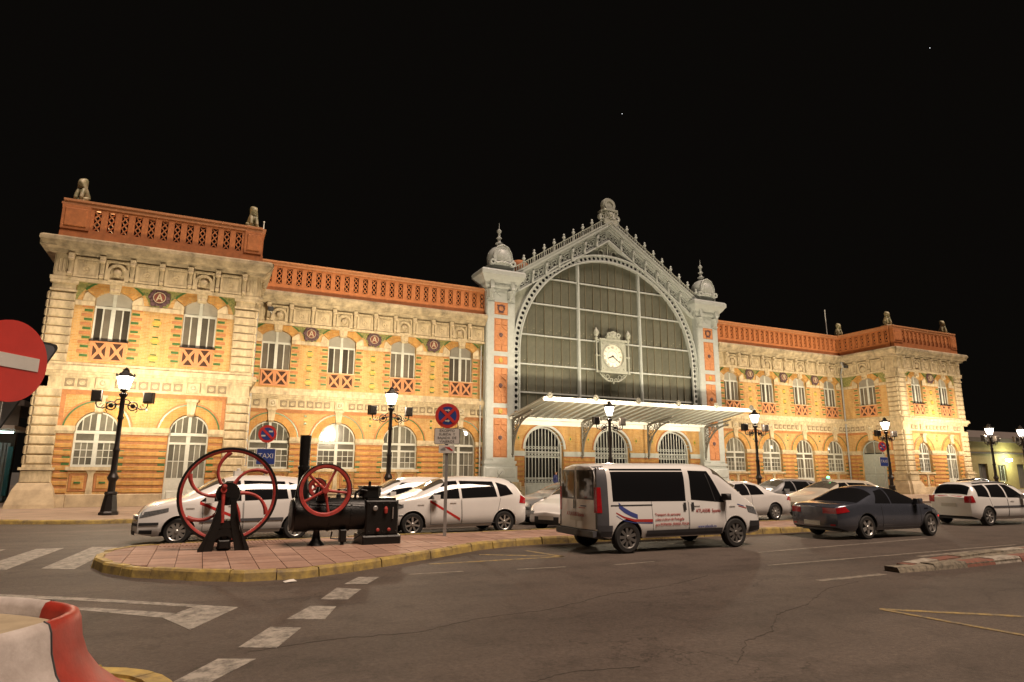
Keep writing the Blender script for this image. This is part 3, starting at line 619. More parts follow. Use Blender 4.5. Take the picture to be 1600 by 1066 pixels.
    for i in range(0, len(ed), 2):
        p, q = ed[i], ed[i+1]
        if q-p > .1: F.obj('impost', MB().bev(p+(.0 if i else 0), q, -.06, .05, 9.34, 9.58, .02), M['stone'])
    R, zc = segc(uhw); R2 = R+.57
    e1 = acos(min(1, (ZF0-.02-zc)/R2)); e2 = acos((ZSPR-.2-zc)/R2)
    for i in range(len(ups)+1):
        L = ups[i-1] if i else None; r_ = ups[i] if i < len(ups) else None; P = []
        P += [(L+R2*sin(e1+(e2-e1)*k/6), zc+R2*cos(e1+(e2-e1)*k/6)) for k in range(7)] if L is not None else [(a, ZF0-.02), (a, ZSPR-.2)]
        P += [(r_-R2*sin(e2+(e1-e2)*k/6), zc+R2*cos(e2+(e1-e2)*k/6)) for k in range(7)] if r_ is not None else [(b, ZSPR-.2), (b, ZF0-.02)]
        if P[0][0] < P[-1][0] and min(p[0] for p in P) >= a-.6: F.obj('mosaic_panel', MB().prism(P, -.03, .05), M['mosaic'])
        if L is not None and r_ is not None:
            c = (L+r_)/2
            if medals: F.put('medallion', cached(('medallion', medals), lambda: medal(medals), [M['purple'], M['red'], M['cream']]), (c, -.03, 10.06)).scale = (.86, 1, .86)
            for k in range(3): F.put('brick_ornament', cached(('brick_ornament', 1), lambda: MB().bev(-.2, .2, -.03, .05, -.07, .07, .01).bev(-.12, .12, -.03, .05, .075, .14, .01).bev(-.12, .12, -.03, .05, -.14, -.075, .01).bev(-.13, .13, -.028, .05, .145, .20, .005, 1).bev(-.13, .13, -.028, .05, -.20, -.145, .005, 1), [M['gold'], M['green']]), (c, 0, 7.05+k*.87))
    # frieze of panels and scroll brackets, cornice
    F.obj('frieze_ground', MB().box(u0-.02, u1+.02, -.1, .05, ZF0-.06, ZF1), M['stone'])
    F.obj('frieze_ledge', MB().box(u0-.1, u1+.1, -.22, .05, ZF0-.1, ZF0+.06), M['stone'])
    sp = (ups[1]-ups[0])/3 if len(ups) > 1 else (u1-u0)/4
    k0 = math.ceil((u0+.5-ups[0])/sp-.01); k1 = math.floor((u1-.5-ups[0])/sp+.01)
    for k in range(k0, k1+1):
        x = ups[0]+k*sp; nich = k % 3 == 0
        o = F.put('frieze_panel', cached(('frieze_panel', nich), frieze_niche if nich else frieze_panel, M['stone']), (x, -.09, 11.14)); o.scale.x = min(1, (sp-.26)/1.0)
    for k in range(k0-1, k1+1):
        x = ups[0]+(k+.5)*sp
        if u0+.1 < x < u1-.1: F.put('bracket', cached(('bracket', 0), bracket, M['stone']), (x, -.09, 11.14))
    e = .62 if ql else .0; e2_ = .62 if qr else .0
    def corn(e_, f_): return [(-.1, ZF1-.02), (-.32, ZF1), (-.36, 11.88), (-.5, 11.95), (-.62, 12.12), (-.68, 12.2), (-.68, 12.36), (-.58, ZC1), (.3, ZC1), (.3, ZF1)]
    mb = MB(); P = corn(0, 0); n = len(P)
    mb.add([(u0-(-y-.06 if ql and y < 0 else 0), y, z) for y, z in P]+[(u1+(-y-.06 if qr and y < 0 else 0), y, z) for y, z in P], [tuple(range(n)), tuple(range(2*n-1, n-1, -1))]+[(i, (i+1) % n, n+(i+1) % n, n+i) for i in range(n)])
    F.obj('cornice', mb, M['cornice'])
    if ql: pilaster(F, u0, u0+ql, -1)
    if qr: pilaster(F, u1-qr, u1, 1)
def pilaster(F, a, b, s):
    quoin(F, a, b, 1.98, 5.42, 8); quoin(F, a, b, 6.62, 9.9, 8)
    F.obj('capital', MB().box(a-.03, b+.03, -.18, .1, 9.92, 10.02).box(a+.03, b-.03, -.13, .1, 10.02, 10.3).box(a-.06, b+.06, -.22, .1, 10.3, 10.44), M['stone'])
    m = MB().box(a+.04, b-.04, -.17, .1, 10.62, 11.7)
    for i in range(5): m.tube([(a+.2+i*(b-a-.4)/4, -.17, 10.85), (a+.2+i*(b-a-.4)/4, -.17, 11.45)], .045, 6)
    F.obj('frieze_block', m, M['stone'])
    F.obj('corner_pedestal', MB().box(a-.05, b+.05, -.24, .1, 1.86, 1.98).box(a-.16, b+.16, -.34, .1, 1.74, 1.86).bev(a-.08, b+.08, -.26, .1, 1.2, 1.74, .04), M['stone'])
    mb = MB(); n = 4; z = [.1, .28, .9, 1.2]; o = [.42, .40, .24, .1]
    vs = []
    for zz, oo in zip(z, o): vs += [(a-oo, -.2-oo, zz), (b+oo, -.2-oo, zz), (b+oo, .1, zz), (a-oo, .1, zz)]
    mb.add(vs, [(0, 1, 2, 3), (12, 13, 14, 15)]+[(i*4+j, i*4+(j+1) % 4, i*4+4+(j+1) % 4, i*4+4+j) for i in range(3) for j in range(4)])
    F.obj('corner_base', mb, M['plinth'])
XP, XC, XE, DP = 10.48, 25.636, 34.469, 5.36
WX = [12.127, 16.158, 20.109, 23.995]
LWX = [-x for x in reversed(WX)]
G0 = Fr((0, 0, 0), 0)
facade(G0, -XC, -XP, LWX, list(zip(LWX, ('window', 'window', 'window', 'door'))), .84, 1.13, medals='A')
balustrade(G0, -XC, -XP+.1, n=26)
facade(G0, XP, XC, WX, list(zip(WX, ('window', 'window', 'door', 'window'))), .84, 1.13, medals='L')
balustrade(G0, XP-.1, XC, n=26)
PL = Fr((-(XC+XE)/2, -DP, 0), 0); PR = Fr(((XC+XE)/2, -DP, 0), 0); hp = (XE-XC)/2
for F, k, md in ((PL, ('window', 'door'), 'A'), (PR, ('window', 'door'), 'L')):
    facade(F, -hp, hp, [-1.88, 1.88], list(zip((-1.9, 1.9), k)), .76, .87, .98, .98, medals=md)
    balustrade(F, -hp-.02, hp+.02, ends=(1.15, .85))
RR = Fr((XC, -DP/2, 0), -pi/2); RL = Fr((-XC, -DP/2, 0), pi/2)
for F, q in ((RR, (0, .98)), (RL, (.98, 0))):
    facade(F, -DP/2+(0 if q[0] == 0 else .0), DP/2, [-.25 if q[1] else .25], [(-.25 if q[1] else .25, 'shut')], .84, 1.13, q[0], q[1])
    balustrade(F, -DP/2, DP/2-.2, ends=(0, .0))
# outer sides and backs of the pavilions
for s in (-1, 1):
    F = Fr((s*XE, 6.6, 0), s*pi/2) if s > 0 else Fr((-XE, 6.6, 0), -pi/2)
    F.obj('side_wall', MB().box(-12, 12, 0, .4, 0, ZC1), M['yellow'])
    F.obj('side_string', MB().box(-11.9, 11.9, -.08, .05, 6.08, 6.4).box(-12, 12, -.12, .05, 0.1, .69), M['stone']); F.obj('side_cornice', MB().box(-12.5, 12.5, -.6, .05, 11.95, 12.44), M['cornice'])
    balustrade(F, -11.8, 11.8) if False else (balustrade(F, -3.0+(8.6 if s < 0 else -8.6), 3.0+(8.6 if s < 0 else -8.6)))
    quoin(F, *((11.05, 12.0) if s < 0 else (-12.0, -11.05)), 1.98, 5.42, 8); quoin(F, *((11.05, 12.0) if s < 0 else (-12.0, -11.05)), 6.62, 9.9, 8)
for x0, x1, y0 in ((-XE+.45, -XC-.45, -DP+.7), (XC+.45, XE-.45, -DP+.7), (-XC-.3, -XP, .7), (XP, XC+.3, .7)):
    obj('roof', MB().box(x0, x1, y0, 18, 12.3, 12.5), M['roofm'], ST)
obj('back_wall', MB().box(-XE, XE, 18.2, 18.6, 0, 12.4), M['yellow'], ST)
# downpipes and a small floodlight at the wall heads
for x, y in ((-25.25, -.1), (25.35, -.14), (-10.75, -.12)):
    if x > -24 and x < 0: obj('downpipe', MB().tube([(x, y-.12, 10.3), (x, y-.1, 9.8), (x, y-.06, .3)], .055), M['galv'], ST)
    else: obj('downpipe', MB().tube([(x, y-.35, 11.5), (x, y-.2, 11.0), (x, y-.12, 10.6), (x, y-.12, .2)], .075).lathe([(.08, 11.35), (.2, 11.75), (.2, 11.85)], (x, y-.4, 0), 8), M['galv'], ST)
# ---------------------------------------------------------------- central hall
HY = 0.0
ZCAN = 5.45
GX = [-5.75, 0, 5.75]; GR = 1.55; GS = 3.36
F = Fr((0, 0, 0), 0)
F.obj('hall_wall', MB().holed([(-8.4, 0), (8.4, 0), (8.4, 5.95), (-8.4, 5.95)], [lo_open(u, GR, .1, GS) for u in GX], 0, .55), M['yellow'])
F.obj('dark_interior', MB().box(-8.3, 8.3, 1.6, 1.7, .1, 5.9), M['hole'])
ed = [-8.29]+[e for u in GX for e in (u-GR, u+GR)]+[8.29]
for i in range(0, 8, 2):
    p, q = ed[i], ed[i+1]
    F.obj('plinth', MB().bev(p, q, -.12, .1, .1, .8, .03), M['plinth'])
    F.obj('impost', MB().box(p, q, -.1, .1, 2.86, 3.2), M['iron'])
    for k in range(6): F.obj('brick_course', MB().bev(p+.02, q-.02, -.06, .02, 0, .24, .03), M['yellow2'], (0, 0, .83+k*.338))
    F.obj('pier_backing', MB().box(p+.004, q-.004, -.012, .05, .8, 2.86), M['orange'])
    # spandrel panel in a grey frame with two small motifs
    c = (p+q)/2
    for x in ((c-.75, c+.75) if 0 < i < 6 else (c,)):
        F.obj('brick_ornament', MB().prism([(0, -.22), (.14, 0), (0, .22), (-.14, 0)], -.035, .05).prism([(0, -.1), (.06, 0), (0, .1), (-.06, 0)], -.06, -.03, 1), [M['gold'], M['green']], (x, 0, 4.1))
for u in GX:
    F.obj('arch_moulding', MB().arc(u, GS, GR, GR+.16, -pi/2, pi/2, -.1, .5, 24).arc(u, GS, GR+.16, GR+.24, -pi/2, pi/2, -.06, .05, 24, m=1), [M['iron'], M['orange']])
    g = MB(); y0, y1 = .3, .36
    g.arc(0, GS, GR-.1, GR, -pi/2, pi/2, .26, .4, 24)
    for s in (-1, 1): g.box(s*(GR-.06)-.06, s*(GR-.06)+.06, .26, .4, .1, GS)
    for z in (GS-.55, GS-.2, 1.35, 1.0): g.box(-GR+.1, GR-.1, .28, .38, z-.04, z+.04)
    gate = F.obj('gate', g, M['iron'], (u, 0, 0))
    for k in range(11):
        x = -1.32+k*.264; h = GS+sqrt((GR-.1)**2-x*x)
        put('bar', cached(('bar', abs(k-5)), lambda: MB().tube([(0, 0, 1.0), (0, 0, h)], .032, 6), M['iron'], 40), gate, (x, .33, 0))
    lp = MB().box(-1.43, 1.43, .3, .36, .12, .97)
    for s in (-1, 1): lp.bev(s*.7-.55, s*.7+.55, .27, .31, .22, .88, .03)
    put('kick_panel', lp.mesh('kick_panel', M['iron']), gate)
    sc = MB()
    for k in range(10):
        x = -1.188+k*.264
        for z, r in ((GS-.375, .1), (1.175, .1), (GS+.1, .1)): sc.arc(x, z, r-.028, r, 0, 2*pi, .31, .35, 10)
    put('scrollwork', sc.mesh('scrollwork', M['iron']), gate)
F.obj('hall_beam', MB().box(-8.3, 8.3, -.16, .1, 5.0, 5.3).box(-8.3, 8.3, -.26, .1, 5.3, 5.5), M['white'])
# glazed screen
AR, AZ = 7.78, 10.1; MU = 2.81; SL = .645; ZAP = 19.62
GL = F.obj('glazed_screen', MB(), M['iron']) if False else None
scr = MB()
for s in (-1, 1):
    scr.box(s*MU-.11, s*MU+.11, -.14, .12, 5.95, ZAP-SL*MU-.1); scr.box(s*(MU)-.05, s*MU+.05, -.2, -.13, 5.95, ZAP-SL*MU-.15)
    scr.box(s*7.78-.02 if s > 0 else -7.9, 7.9 if s > 0 else -7.76, -.1, .1, 5.95, AZ)
TR = [7.3, 9.33, 11.5, 13.87, 15.89]
for z in TR:
    h = AR if z < AZ else sqrt(AR*AR-(z-AZ)**2)
    scr.box(-h, -MU-.11, -.08, .1, z-.05, z+.05); scr.box(-MU+.11, MU-.11, -.08, .1, z-.05, z+.05); scr.box(MU+.11, h, -.08, .1, z-.05, z+.05)
scr.box(-AR, AR, -.12, .12, 5.9, 6.05)
cols = [-7.78+.71*i for i in range(7)]+[-MU]; cols = sorted(set([-MU-.71*i for i in range(1, 7)]+[-7.8]+[-MU+i*2*MU/8 for i in range(9)]+[MU+.71*i for i in range(1, 7)]+[7.8]))
bars = MB()
for x in cols[1:-1]:
    if abs(abs(x)-MU) > .1:
        h = AZ+sqrt(max(.01, AR*AR-x*x)); bars.box(x-.022, x+.022, -.03, .06, 6.05, h)
screen = F.obj('glazed_screen', scr, M['iron']); put('glazing_bars', bars.mesh('glazing_bars', M['bronze']), screen)
rows = [6.05]+TR+[18]
circ = [(AR*1.005*cos(pi*i/60), AZ+AR*1.005*sin(pi*i/60)) for i in range(61)]+[(-AR*1.005, 5.9), (AR*1.005, 5.9)]
for a, b in zip(cols, cols[1:]):
    for c, d in zip(rows, rows[1:]):
        P = clip(circ, a+.012, b-.012, c, d)
        if P and area(P) > .02:
            o = put('pane', MB().prism([(x-a, z-d) for x, z in P], -.006, .006).mesh('pane', M['dusty']), screen, (a, .03, d)); o.rotation_euler = (random.uniform(-.02, .02)+.02, 0, random.uniform(-.02, .02))
# pierced arch ring
n = 62; ring = MB(); r0, r1 = AR-.02, AR+.56
ring.arc(0, AZ, r0, r0+.1, -pi/2, pi/2, -.28, .1, 60); ring.arc(0, AZ, r1-.1, r1, -pi/2, pi/2, -.28, .1, 60)
for s in (-1, 1): ring.box(*sorted((s*r0, s*(r0+.1))), -.28, .1, 5.95, AZ); ring.box(*sorted((s*(r1-.1), s*r1)), -.28, .1, 5.95, AZ)
ringp = F.obj('arch_ring', ring, M['iron'])
web = MB(); holes = MB(); rm = (r0+r1)/2
def web_cell(px, pz, ca, sa, w):
    # a plate with a round hole, 8-gon, set along the ring
    o = [(-w, -.19), (w, -.19), (w, .19), (-w, .19)]; k = 10; ci = [(.135*cos(2*pi*i/k), .135*sin(2*pi*i/k)) for i in range(k)]
    tr = lambda x, y: (px+ca*x-sa*y, pz+sa*x+ca*y)
    web.holed([tr(*p) for p in o], [[tr(*p) for p in ci]], -.2, -.14)
m_ = 64
for i in range(m_):
    a = pi*(i+.5)/m_; web_cell(rm*cos(a), AZ+rm*sin(a), -sin(a), cos(a), pi*rm/m_/2+.006)
for s in (-1, 1):
    for i in range(10): web_cell(s*rm, 6.15+i*.41, 0, 1, .207)
put('pierced_web', web.mesh('pierced_web', M['iron']), ringp)
put('ring_backing', MB().arc(0, AZ, r0, r1, -pi/2, pi/2, .02, .06, 60).box(-r1, -r0, .02, .06, 6, AZ).box(r0, r1, .02, .06, 6, AZ).mesh('ring_backing', M['hole']), ringp)
# gable: spandrels, raking band with pierced panels, cornice and cresting
F.obj('gable_backing', MB().prism([(-8.6, 6), (-AR-.3, 6)]+[(-(AR+.3)*cos(pi*i/40), AZ+(AR+.3)*sin(pi*i/40)) for i in range(41)]+[(AR+.3, 6), (8.6, 6), (8.6, ZAP-SL*8.6+1.5), (0, ZAP+1.5), (-8.6, ZAP-SL*8.6+1.5)], .08, .14), M['irond'])
arc_p = F.obj('gable_arcade', MB().box(-.05, .05, -.06, .06, 18.5, 19.5), M['irond'])
for i in range(-4, 5):                                     # small arched lights under the apex
    x = i*.6; top = ZAP-SL*abs(x)-.35; bot = AZ+sqrt((AR+.56)**2-x*x)+.05
    if top-bot > .35:
        r = min(.2, (top-bot)/2.2); P = [(x-r, bot), (x+r, bot)]+[(x+r*cos(pi*k/8), top-r+r*sin(pi*k/8)) for k in range(9)]
        put('pane', MB().prism(P, .05, .07).mesh('pane', M['dusty']), arc_p)
        put('arch_bead', MB().arc(x, top-r, r, r+.06, -pi/2, pi/2, -.04, .06, 10).box(x-r-.06, x-r, -.04, .06, bot, top-r).box(x+r, x+r+.06, -.04, .06, bot, top-r).mesh('arch_bead', M['irond']), arc_p)
al = math.atan(SL); LEN = 9.05/cos(al)
for s in (-1, 1):
    T = Matrix.Rotation(0, 4, 'Z')
    def rk(l, h, y): return (s*l*cos(al)+s*0, y, ZAP-l*sin(al)+h/cos(al))      # l down the rake, h above the soffit line
    def bar(mb, l0, l1, h0, h1, y0, y1, m=0):
        P = [rk(l0, h0, y0), rk(l1, h0, y0), rk(l1, h0, y1), rk(l0, h0, y1), rk(l0, h1, y0), rk(l1, h1, y0), rk(l1, h1, y1), rk(l0, h1, y1)]
        mb.add(P, [(0, 3, 2, 1), (4, 5, 6, 7), (0, 1, 5, 4), (1, 2, 6, 5), (2, 3, 7, 6), (3, 0, 4, 7)], m)
    rb = MB(); bar(rb, 0, LEN, 0, .12, -.3, .1); bar(rb, 0, LEN, .82, .95, -.36, .1); bar(rb, 0, LEN, .95, 1.05, -.46, .1); bar(rb, 0, LEN, 1.05, 1.26, -.62, .1); bar(rb, 0, LEN, 1.26, 1.32, -.68, .1); bar(rb, 0, LEN, .12, .82, -.1, .1)
    rake = F.obj('raking_cornice', rb, M['iron'])
    nP = 8; d = LEN/nP
    for i in range(nP):
        l = d*(i+.5); pm = MB(); b = d*.5-.17
        for a0, a1, h0, h1 in ((-b, b, .16, .24), (-b, b, .70, .78), (-b, -b+.07, .24, .7), (b-.07, b, .24, .7), (-.04, .04, .24, .7)): bar(pm, l+a0, l+a1, h0, h1, -.17, -.1)
        for cx_ in (-b/2, b/2):
            for q in range(8):
                t = 2*pi*q/8; bar(pm, l+cx_+.14*cos(t)-.045, l+cx_+.14*cos(t)+.045, .47+.14*sin(t)-.045, .47+.14*sin(t)+.045, -.16-.001*q, -.1)
        put('pierced_panel', pm.mesh('pierced_panel', M['iron']), rake)
        hm = MB(); bar(hm, l-b, l+b, .2, .74, -.105, -.098); put('panel_ground', hm.mesh('panel_ground', M['hole']), rake)
        br = MB(); bar(br, l+d/2-.09, l+d/2+.09, .1, .84, -.36, -.1); bar(br, l+d/2-.11, l+d/2+.11, .62, .84, -.5, -.35); put('rake_bracket', br.mesh('rake_bracket', M['iron']), rake)
    cr = MB(); bar(cr, 0.4, LEN-.5, 1.32, 1.38, -.5, -.38); bar(cr, .4, LEN-.5, 1.66, 1.72, -.48, -.4)
    for i in range(44):
        l = .5+(LEN-1.1)*i/43; bar(cr, l-.035, l+.035, 1.38, 1.66, -.47, -.41)
    crest = F.obj('roof_cresting', cr, M['irond'])
    for i in range(10):
        l = .95+(LEN-1.7)*i/9; p = rk(l, 1.32, -.44)
        put('crest_finial', cached(('crest_finial', 0), lambda: MB().lathe([(.06, 0), (.06, .42), (.12, .46), (.05, .52), (.09, .62), (.15, .70), (.09, .78), (.05, .82), (.09, .9), (.05, .98), (0, 1.02)], n=8), M['iron'], 40), crest, p)
# apex ornament
ax = MB(); zb = 21.0
ax.box(-.62, .62, -.66, .2, zb-.1, zb+.35).box(-.48, .48, -.6, .1, zb+.35, zb+1.05).box(-.66, .66, -.68, .2, zb+1.05, zb+1.2)
ax.lathe([(.56, -.2), (.62, -.1), (.62, .15), (.56, .2)], (0, -.3, zb+1.6), 20, 'y'); ax.arc(0, zb+1.6, .3, .46, 0, 2*pi, -.56, -.5, 18)
for s in (-1, 1):
    ax.arc(s*.72, zb+.55, .12, .26, 0, 2*pi, -.5, -.2, 12); ax.arc(s*.62, zb+.98, .08, .18, 0, 2*pi, -.52, -.2, 10); ax.lathe([(.1, -.06), (.0, -.12)], (s*.3, -.6, zb+.4), 8, 'y')
ax.lathe([(.24, -.62), (.2, -.74), (0, -.78)], (0, 0, zb+.72), 12, 'y'); ax.tube([(-.35, -.62, zb+.95), (-.2, -.66, zb+.5), (0, -.68, zb+.38), (.2, -.66, zb+.5), (.35, -.62, zb+.95)], .05)
F.obj('apex_ornament', ax, M['irond'], smooth=35)
# pylons
def emblem(): return MB().arc(0, 0, .17, .24, 0, 2*pi, -.05, 0, 14).lathe([(.1, -.04), (.06, -.07), (0, -.08)], n=8, axis='y')
for s in (-1, 1):
    P = Fr((s*(8.29+XP)/2, -.45, 0), 0); hw = (XP-8.29)/2
    body = P.obj('pylon', MB().box(-hw, hw, 0, .8, 2.5, 13.6), M['iron'])
    lz = MB()
    for sx in (-1, 1): lz.box(sx*.78-.26, sx*.78+.26, -.05, .02, 2.62, 13.5)
    for z0, z1 in ((2.5, 2.72), (5.36, 5.58), (6.06, 6.36), (8.82, 9.06), (9.64, 9.96), (12.32, 12.58), (13.5, 13.6)): lz.box(-.52, .52, -.048, .02, z0, z1)
    rv = MB()
    for sx in (-1, 1):
        for k in range(48):
            for dx in (-.19, .19): rv.lathe([(.025, -.05), (.02, -.066), (0, -.07)], (sx*.78+dx, 0, 2.75+k*.223), 5, 'y')
    put('iron_strip', lz.mesh('iron_strip', M['iron']), body); put('rivets', rv.mesh('rivets', M['iron']), body, kind='stuff')
    for z0, z1, kind in ((2.72, 5.36, 't'), (5.58, 6.06, 's'), (6.36, 8.82, 't'), (9.06, 9.64, 's'), (9.96, 12.32, 't'), (12.58, 13.5, 'e')):
        h = z1-z0; m = MB().box(-.52, .52, -.02, .02, z0, z1)
        if kind == 't':
            c = (z0+z1)/2
            for sx in (-1, 1):
                for sz in (-1, 1):
                    m.bev(sx*.25-.2, sx*.25+.2, -.06, -.02, c+sz*(h/2-.26)-.2, c+sz*(h/2-.26)+.2, .03)
                    m.prism([(sx*.06, c+sz*(h/2-.5)), (sx*.45, c+sz*(h/2-.5)), (sx*.45, c+sz*.34), (sx*.06, c+sz*.62)], -.06, -.02)
                m.prism([(sx*.45, c+.2), (sx*.45, c-.2), (sx*.24, c)], -.055, -.02)
            m.prism([(0, c-.42), (.3, c), (0, c+.42), (-.3, c)], -.05, -.02); m.lathe([(.16, -.05), (.14, -.09), (.07, -.08), (0, -.11)], (0, 0, c), 8, 'y', 1)
        elif kind == 's':
            m.bev(-.46, .46, -.05, -.02, z0+.05, z1-.05, .02); m.lathe([(.17, -.05), (.15, -.09), (0, -.12)], (0, 0, (z0+z1)/2), 12, 'y', 2)
        else:
            m.bev(-.46, .46, -.05, -.02, z0+.05, z1-.05, .02); m.arc(0, (z0+z1)/2, .2, .28, 0, 2*pi, -.1, -.05, 12, m=1); m.box(-.3, .3, -.09, -.05, z1-.3, z1-.22, 1); m.box(-.2, .2, -.09, -.05, z0+.14, z0+.2, 1)
        put('terracotta_panel', m.mesh('terracotta_panel', [M['terral'], M['purple'], M['gold']]), body)
    P.obj('pylon_base', MB().box(-hw-.1, hw+.1, -.12, .8, 2.3, 2.5).box(-hw-.04, hw+.04, -.06, .8, 2.15, 2.3).box(-hw-.14, hw+.14, -.16, .8, 1.25, 2.15).bev(-hw, hw, -.2, -.15, 1.4, 2.05, .04).lathe([(.3, -.19), (.22, -.26), (0, -.28)], (0, 0, 1.72), 10, 'y').box(-hw-.22, hw+.22, -.24, .8, 1.1, 1.25), M['iron'])
    P.obj('pylon_foot', MB().bev(-hw-.35, hw+.35, -.38, .8, .5, 1.1, .05).bev(-hw-.42, hw+.42, -.45, .8, .1, .5, .05), M['stone'])
    for sx in (-1, 1):
        cp = MB().box(-.26, .26, -.1, .1, 0, .12).lathe([(.2, .12), (.22, .3), (.3, .6), (.34, .72)], (0, -.02, 0), 8)
        for k in range(3): cp.lathe([(0, -.04), (.09, 0), (0, .05)], (-.16+k*.16, -.24, .5), 6)
        P.obj('capital', cp, M['iron'], (sx*.78, -.02, 13.6), smooth=35)
    w = hw+.05
    P.obj('pylon_frieze', MB().box(-hw, hw, 0, .8, 13.6, 14.5).box(-w, w, -.06, .84, 14.3, 14.5).prism([(0, 13.95), (.3, 14.12), (0, 14.28), (-.3, 14.12)], -.04, 0), M['iron'])
    for sx in (-1, 1): P.obj('pylon_bracket', MB().prism([(-.12, 0), (.12, 0), (.16, .7), (-.16, .7)], -.34, 0).tube([(-.13, -.3, .15), (.13, -.3, .15)], .09), M['iron'], (sx*.8, 0, 14.3))
    mb = MB(); pr = [(.1, 14.5), (.16, 14.62), (.2, 14.85), (.34, 15.0), (.52, 15.25), (.6, 15.35), (.6, 15.62), (.5, 15.75), (.2, 15.85)]
    vs = []
    for o, z in pr: vs += [(-hw-o, -o, z), (hw+o, -o, z), (hw+o, .8+o, z), (-hw-o, .8+o, z)]
    k = len(pr); mb.add(vs, [(3, 2, 1, 0), (4*k-4, 4*k-3, 4*k-2, 4*k-1)]+[(i*4+j, i*4+(j+1) % 4, i*4+4+(j+1) % 4, i*4+4+j) for i in range(k-1) for j in range(4)])
    P.obj('pylon_cornice', mb, M['iron'])
    de = MB()
    for i in range(16): de.box(-hw+.06+i*(2*hw-.12)/15-.04, -hw+.06+i*(2*hw-.12)/15+.04, -.24, -.1, 14.66, 14.8)
    P.obj('dentil_row', de, M['iron'])
    dm = P.obj('dome', MB().box(-.98, .98, -.1, .85, 15.85, 16.2).lathe([(.72, 16.2), (.86, 16.5), (.9, 16.85), (.8, 17.25), (.55, 17.55), (.2, 17.72), (.1, 17.74)], (0, .4, 0), 18), M['iron'], smooth=40)
    md = MB(); Rm = [(-.62, 16.28), (-.74, 16.7), (-.66, 17.1), (-.42, 17.5), (0, 17.68), (.42, 17.5), (.66, 17.1), (.74, 16.7), (.62, 16.28)]
    md.prism(Rm, -.32, .2); md.arc(0, 16.85, .3, .42, 0, 2*pi, -.39, -.31, 18); md.lathe([(.2, -.31), (.18, -.38), (0, -.4)], (0, 0, 16.85), 14, 'y'); md.tube([(x*.98, -.32, z) for x, z in Rm], .05, 6)
    for i in range(4): md.lathe([(.05, 0), (0, -.05)], (-.18+i*.12, -.33, 17.4), 6, 'y')
    for sx in (-1, 1):
        md.arc(sx*.78, 16.32, .1, .22, 0, 2*pi, -.4, -.1, 12); md.tube([(sx*.8, -.3, 16.5), (sx*.5, -.38, 16.28), (sx*.1, -.42, 16.38), (0, -.42, 16.3)], .06, 6)
    put('cartouche', md.mesh('cartouche', M['iron'], 35), dm)
    put('spike', MB().lathe([(.22, 17.7), (.12, 17.8), (.2, 17.9), (.3, 17.98), (.14, 18.08), (.1, 18.3), (.22, 18.4), (.1, 18.5), (.08, 18.75), (.17, 18.88), (.17, 18.98), (.05, 19.1), (.02, 19.15), (.012, 19.55), (0, 19.6)], (0, .4, 0), 10).mesh('spike', M['iron'], 40), dm)
# hall roof and flanks behind the gable
zr = ZAP+1.35
obj('hall_roof', MB().add([(-9.2, .1, zr-9.2*SL), (0, .1, zr), (9.2, .1, zr-9.2*SL), (-9.2, 18, zr-9.2*SL), (0, 18, zr), (9.2, 18, zr-9.2*SL), (-9.2, .1, zr-9.2*SL-.2), (9.2, .1, zr-9.2*SL-.2), (-9.2, 18, zr-9.2*SL-.2), (9.2, 18, zr-9.2*SL-.2)], [(0, 1, 4, 3), (1, 2, 5, 4), (0, 3, 8, 6), (2, 5, 9, 7), (3, 4, 5, 9, 8), (6, 8, 9, 7)]), M['roofm'], ST)
for s in (-1, 1): obj('hall_side_wall', MB().box(s*8.7-.2, s*8.7+.2, .4, 18, 5, zr-9.2*SL-.1), M['irond'], ST)
obj('roof_ventilator', MB().lathe([(.7, -.3), (.75, 0), (.75, .35), (.6, .6), (.3, .72), (0, .75)], (-6.3, 3, 17.35), 14), M['terra'], ST, smooth=40)
# canopy: glazed awning rising outward on scrolled brackets
CX, CY, CZ0, CZ1 = 8.75, -5.45, 5.5, 6.3
can = F.obj('canopy', MB().box(-CX, CX, CY-.08, CY+.1, CZ1-.2, CZ1+.03).box(-CX, CX, CY-.16, CY-.08, CZ1-.02, CZ1+.05).box(-CX, CX, -.62, -.4, CZ0-.2, CZ0), M['white'])
nb = 26
for i in range(nb):
    x0 = -CX+i*2*CX/nb; x1 = x0+2*CX/nb
    put('canopy_pane', MB().add([(x0+.03, CY+.1, CZ1-.02), (x1-.03, CY+.1, CZ1-.02), (x1-.03, -.45, CZ0+.0), (x0+.03, -.45, CZ0+.0), (x0+.03, CY+.1, CZ1-.0), (x1-.03, CY+.1, CZ1-.0), (x1-.03, -.45, CZ0+.02), (x0+.03, -.45, CZ0+.02)], [(0, 3, 2, 1), (4, 5, 6, 7), (0, 1, 5, 4), (1, 2, 6, 5), (2, 3, 7, 6), (3, 0, 4, 7)]).mesh('canopy_pane', M['canopy']), can)
    put('canopy_bar', MB().add([(x0-.025, CY+.1, CZ1-.1), (x0+.025, CY+.1, CZ1-.1), (x0+.025, -.45, CZ0-.08), (x0-.025, -.45, CZ0-.08), (x0-.025, CY+.1, CZ1+.01), (x0+.025, CY+.1, CZ1+.01), (x0+.025, -.45, CZ0+.03), (x0-.025, -.45, CZ0+.03)], [(0, 3, 2, 1), (4, 5, 6, 7), (0, 1, 5, 4), (1, 2, 6, 5), (2, 3, 7, 6), (3, 0, 4, 7)]).mesh('canopy_bar', M['iron']), can)
for i in range(6): put('canopy_rosette', cached(('canopy_rosette', 0), lambda: MB().lathe([(.19, 0), (.2, -.05), (.16, -.08), (.13, -.06), (.08, -.07), (.05, -.1), (0, -.11)], n=14, axis='y'), M['ironb'], 35), can, (-CX+.4+i*(2*CX-.8)/5, CY-.16, CZ1+.12))
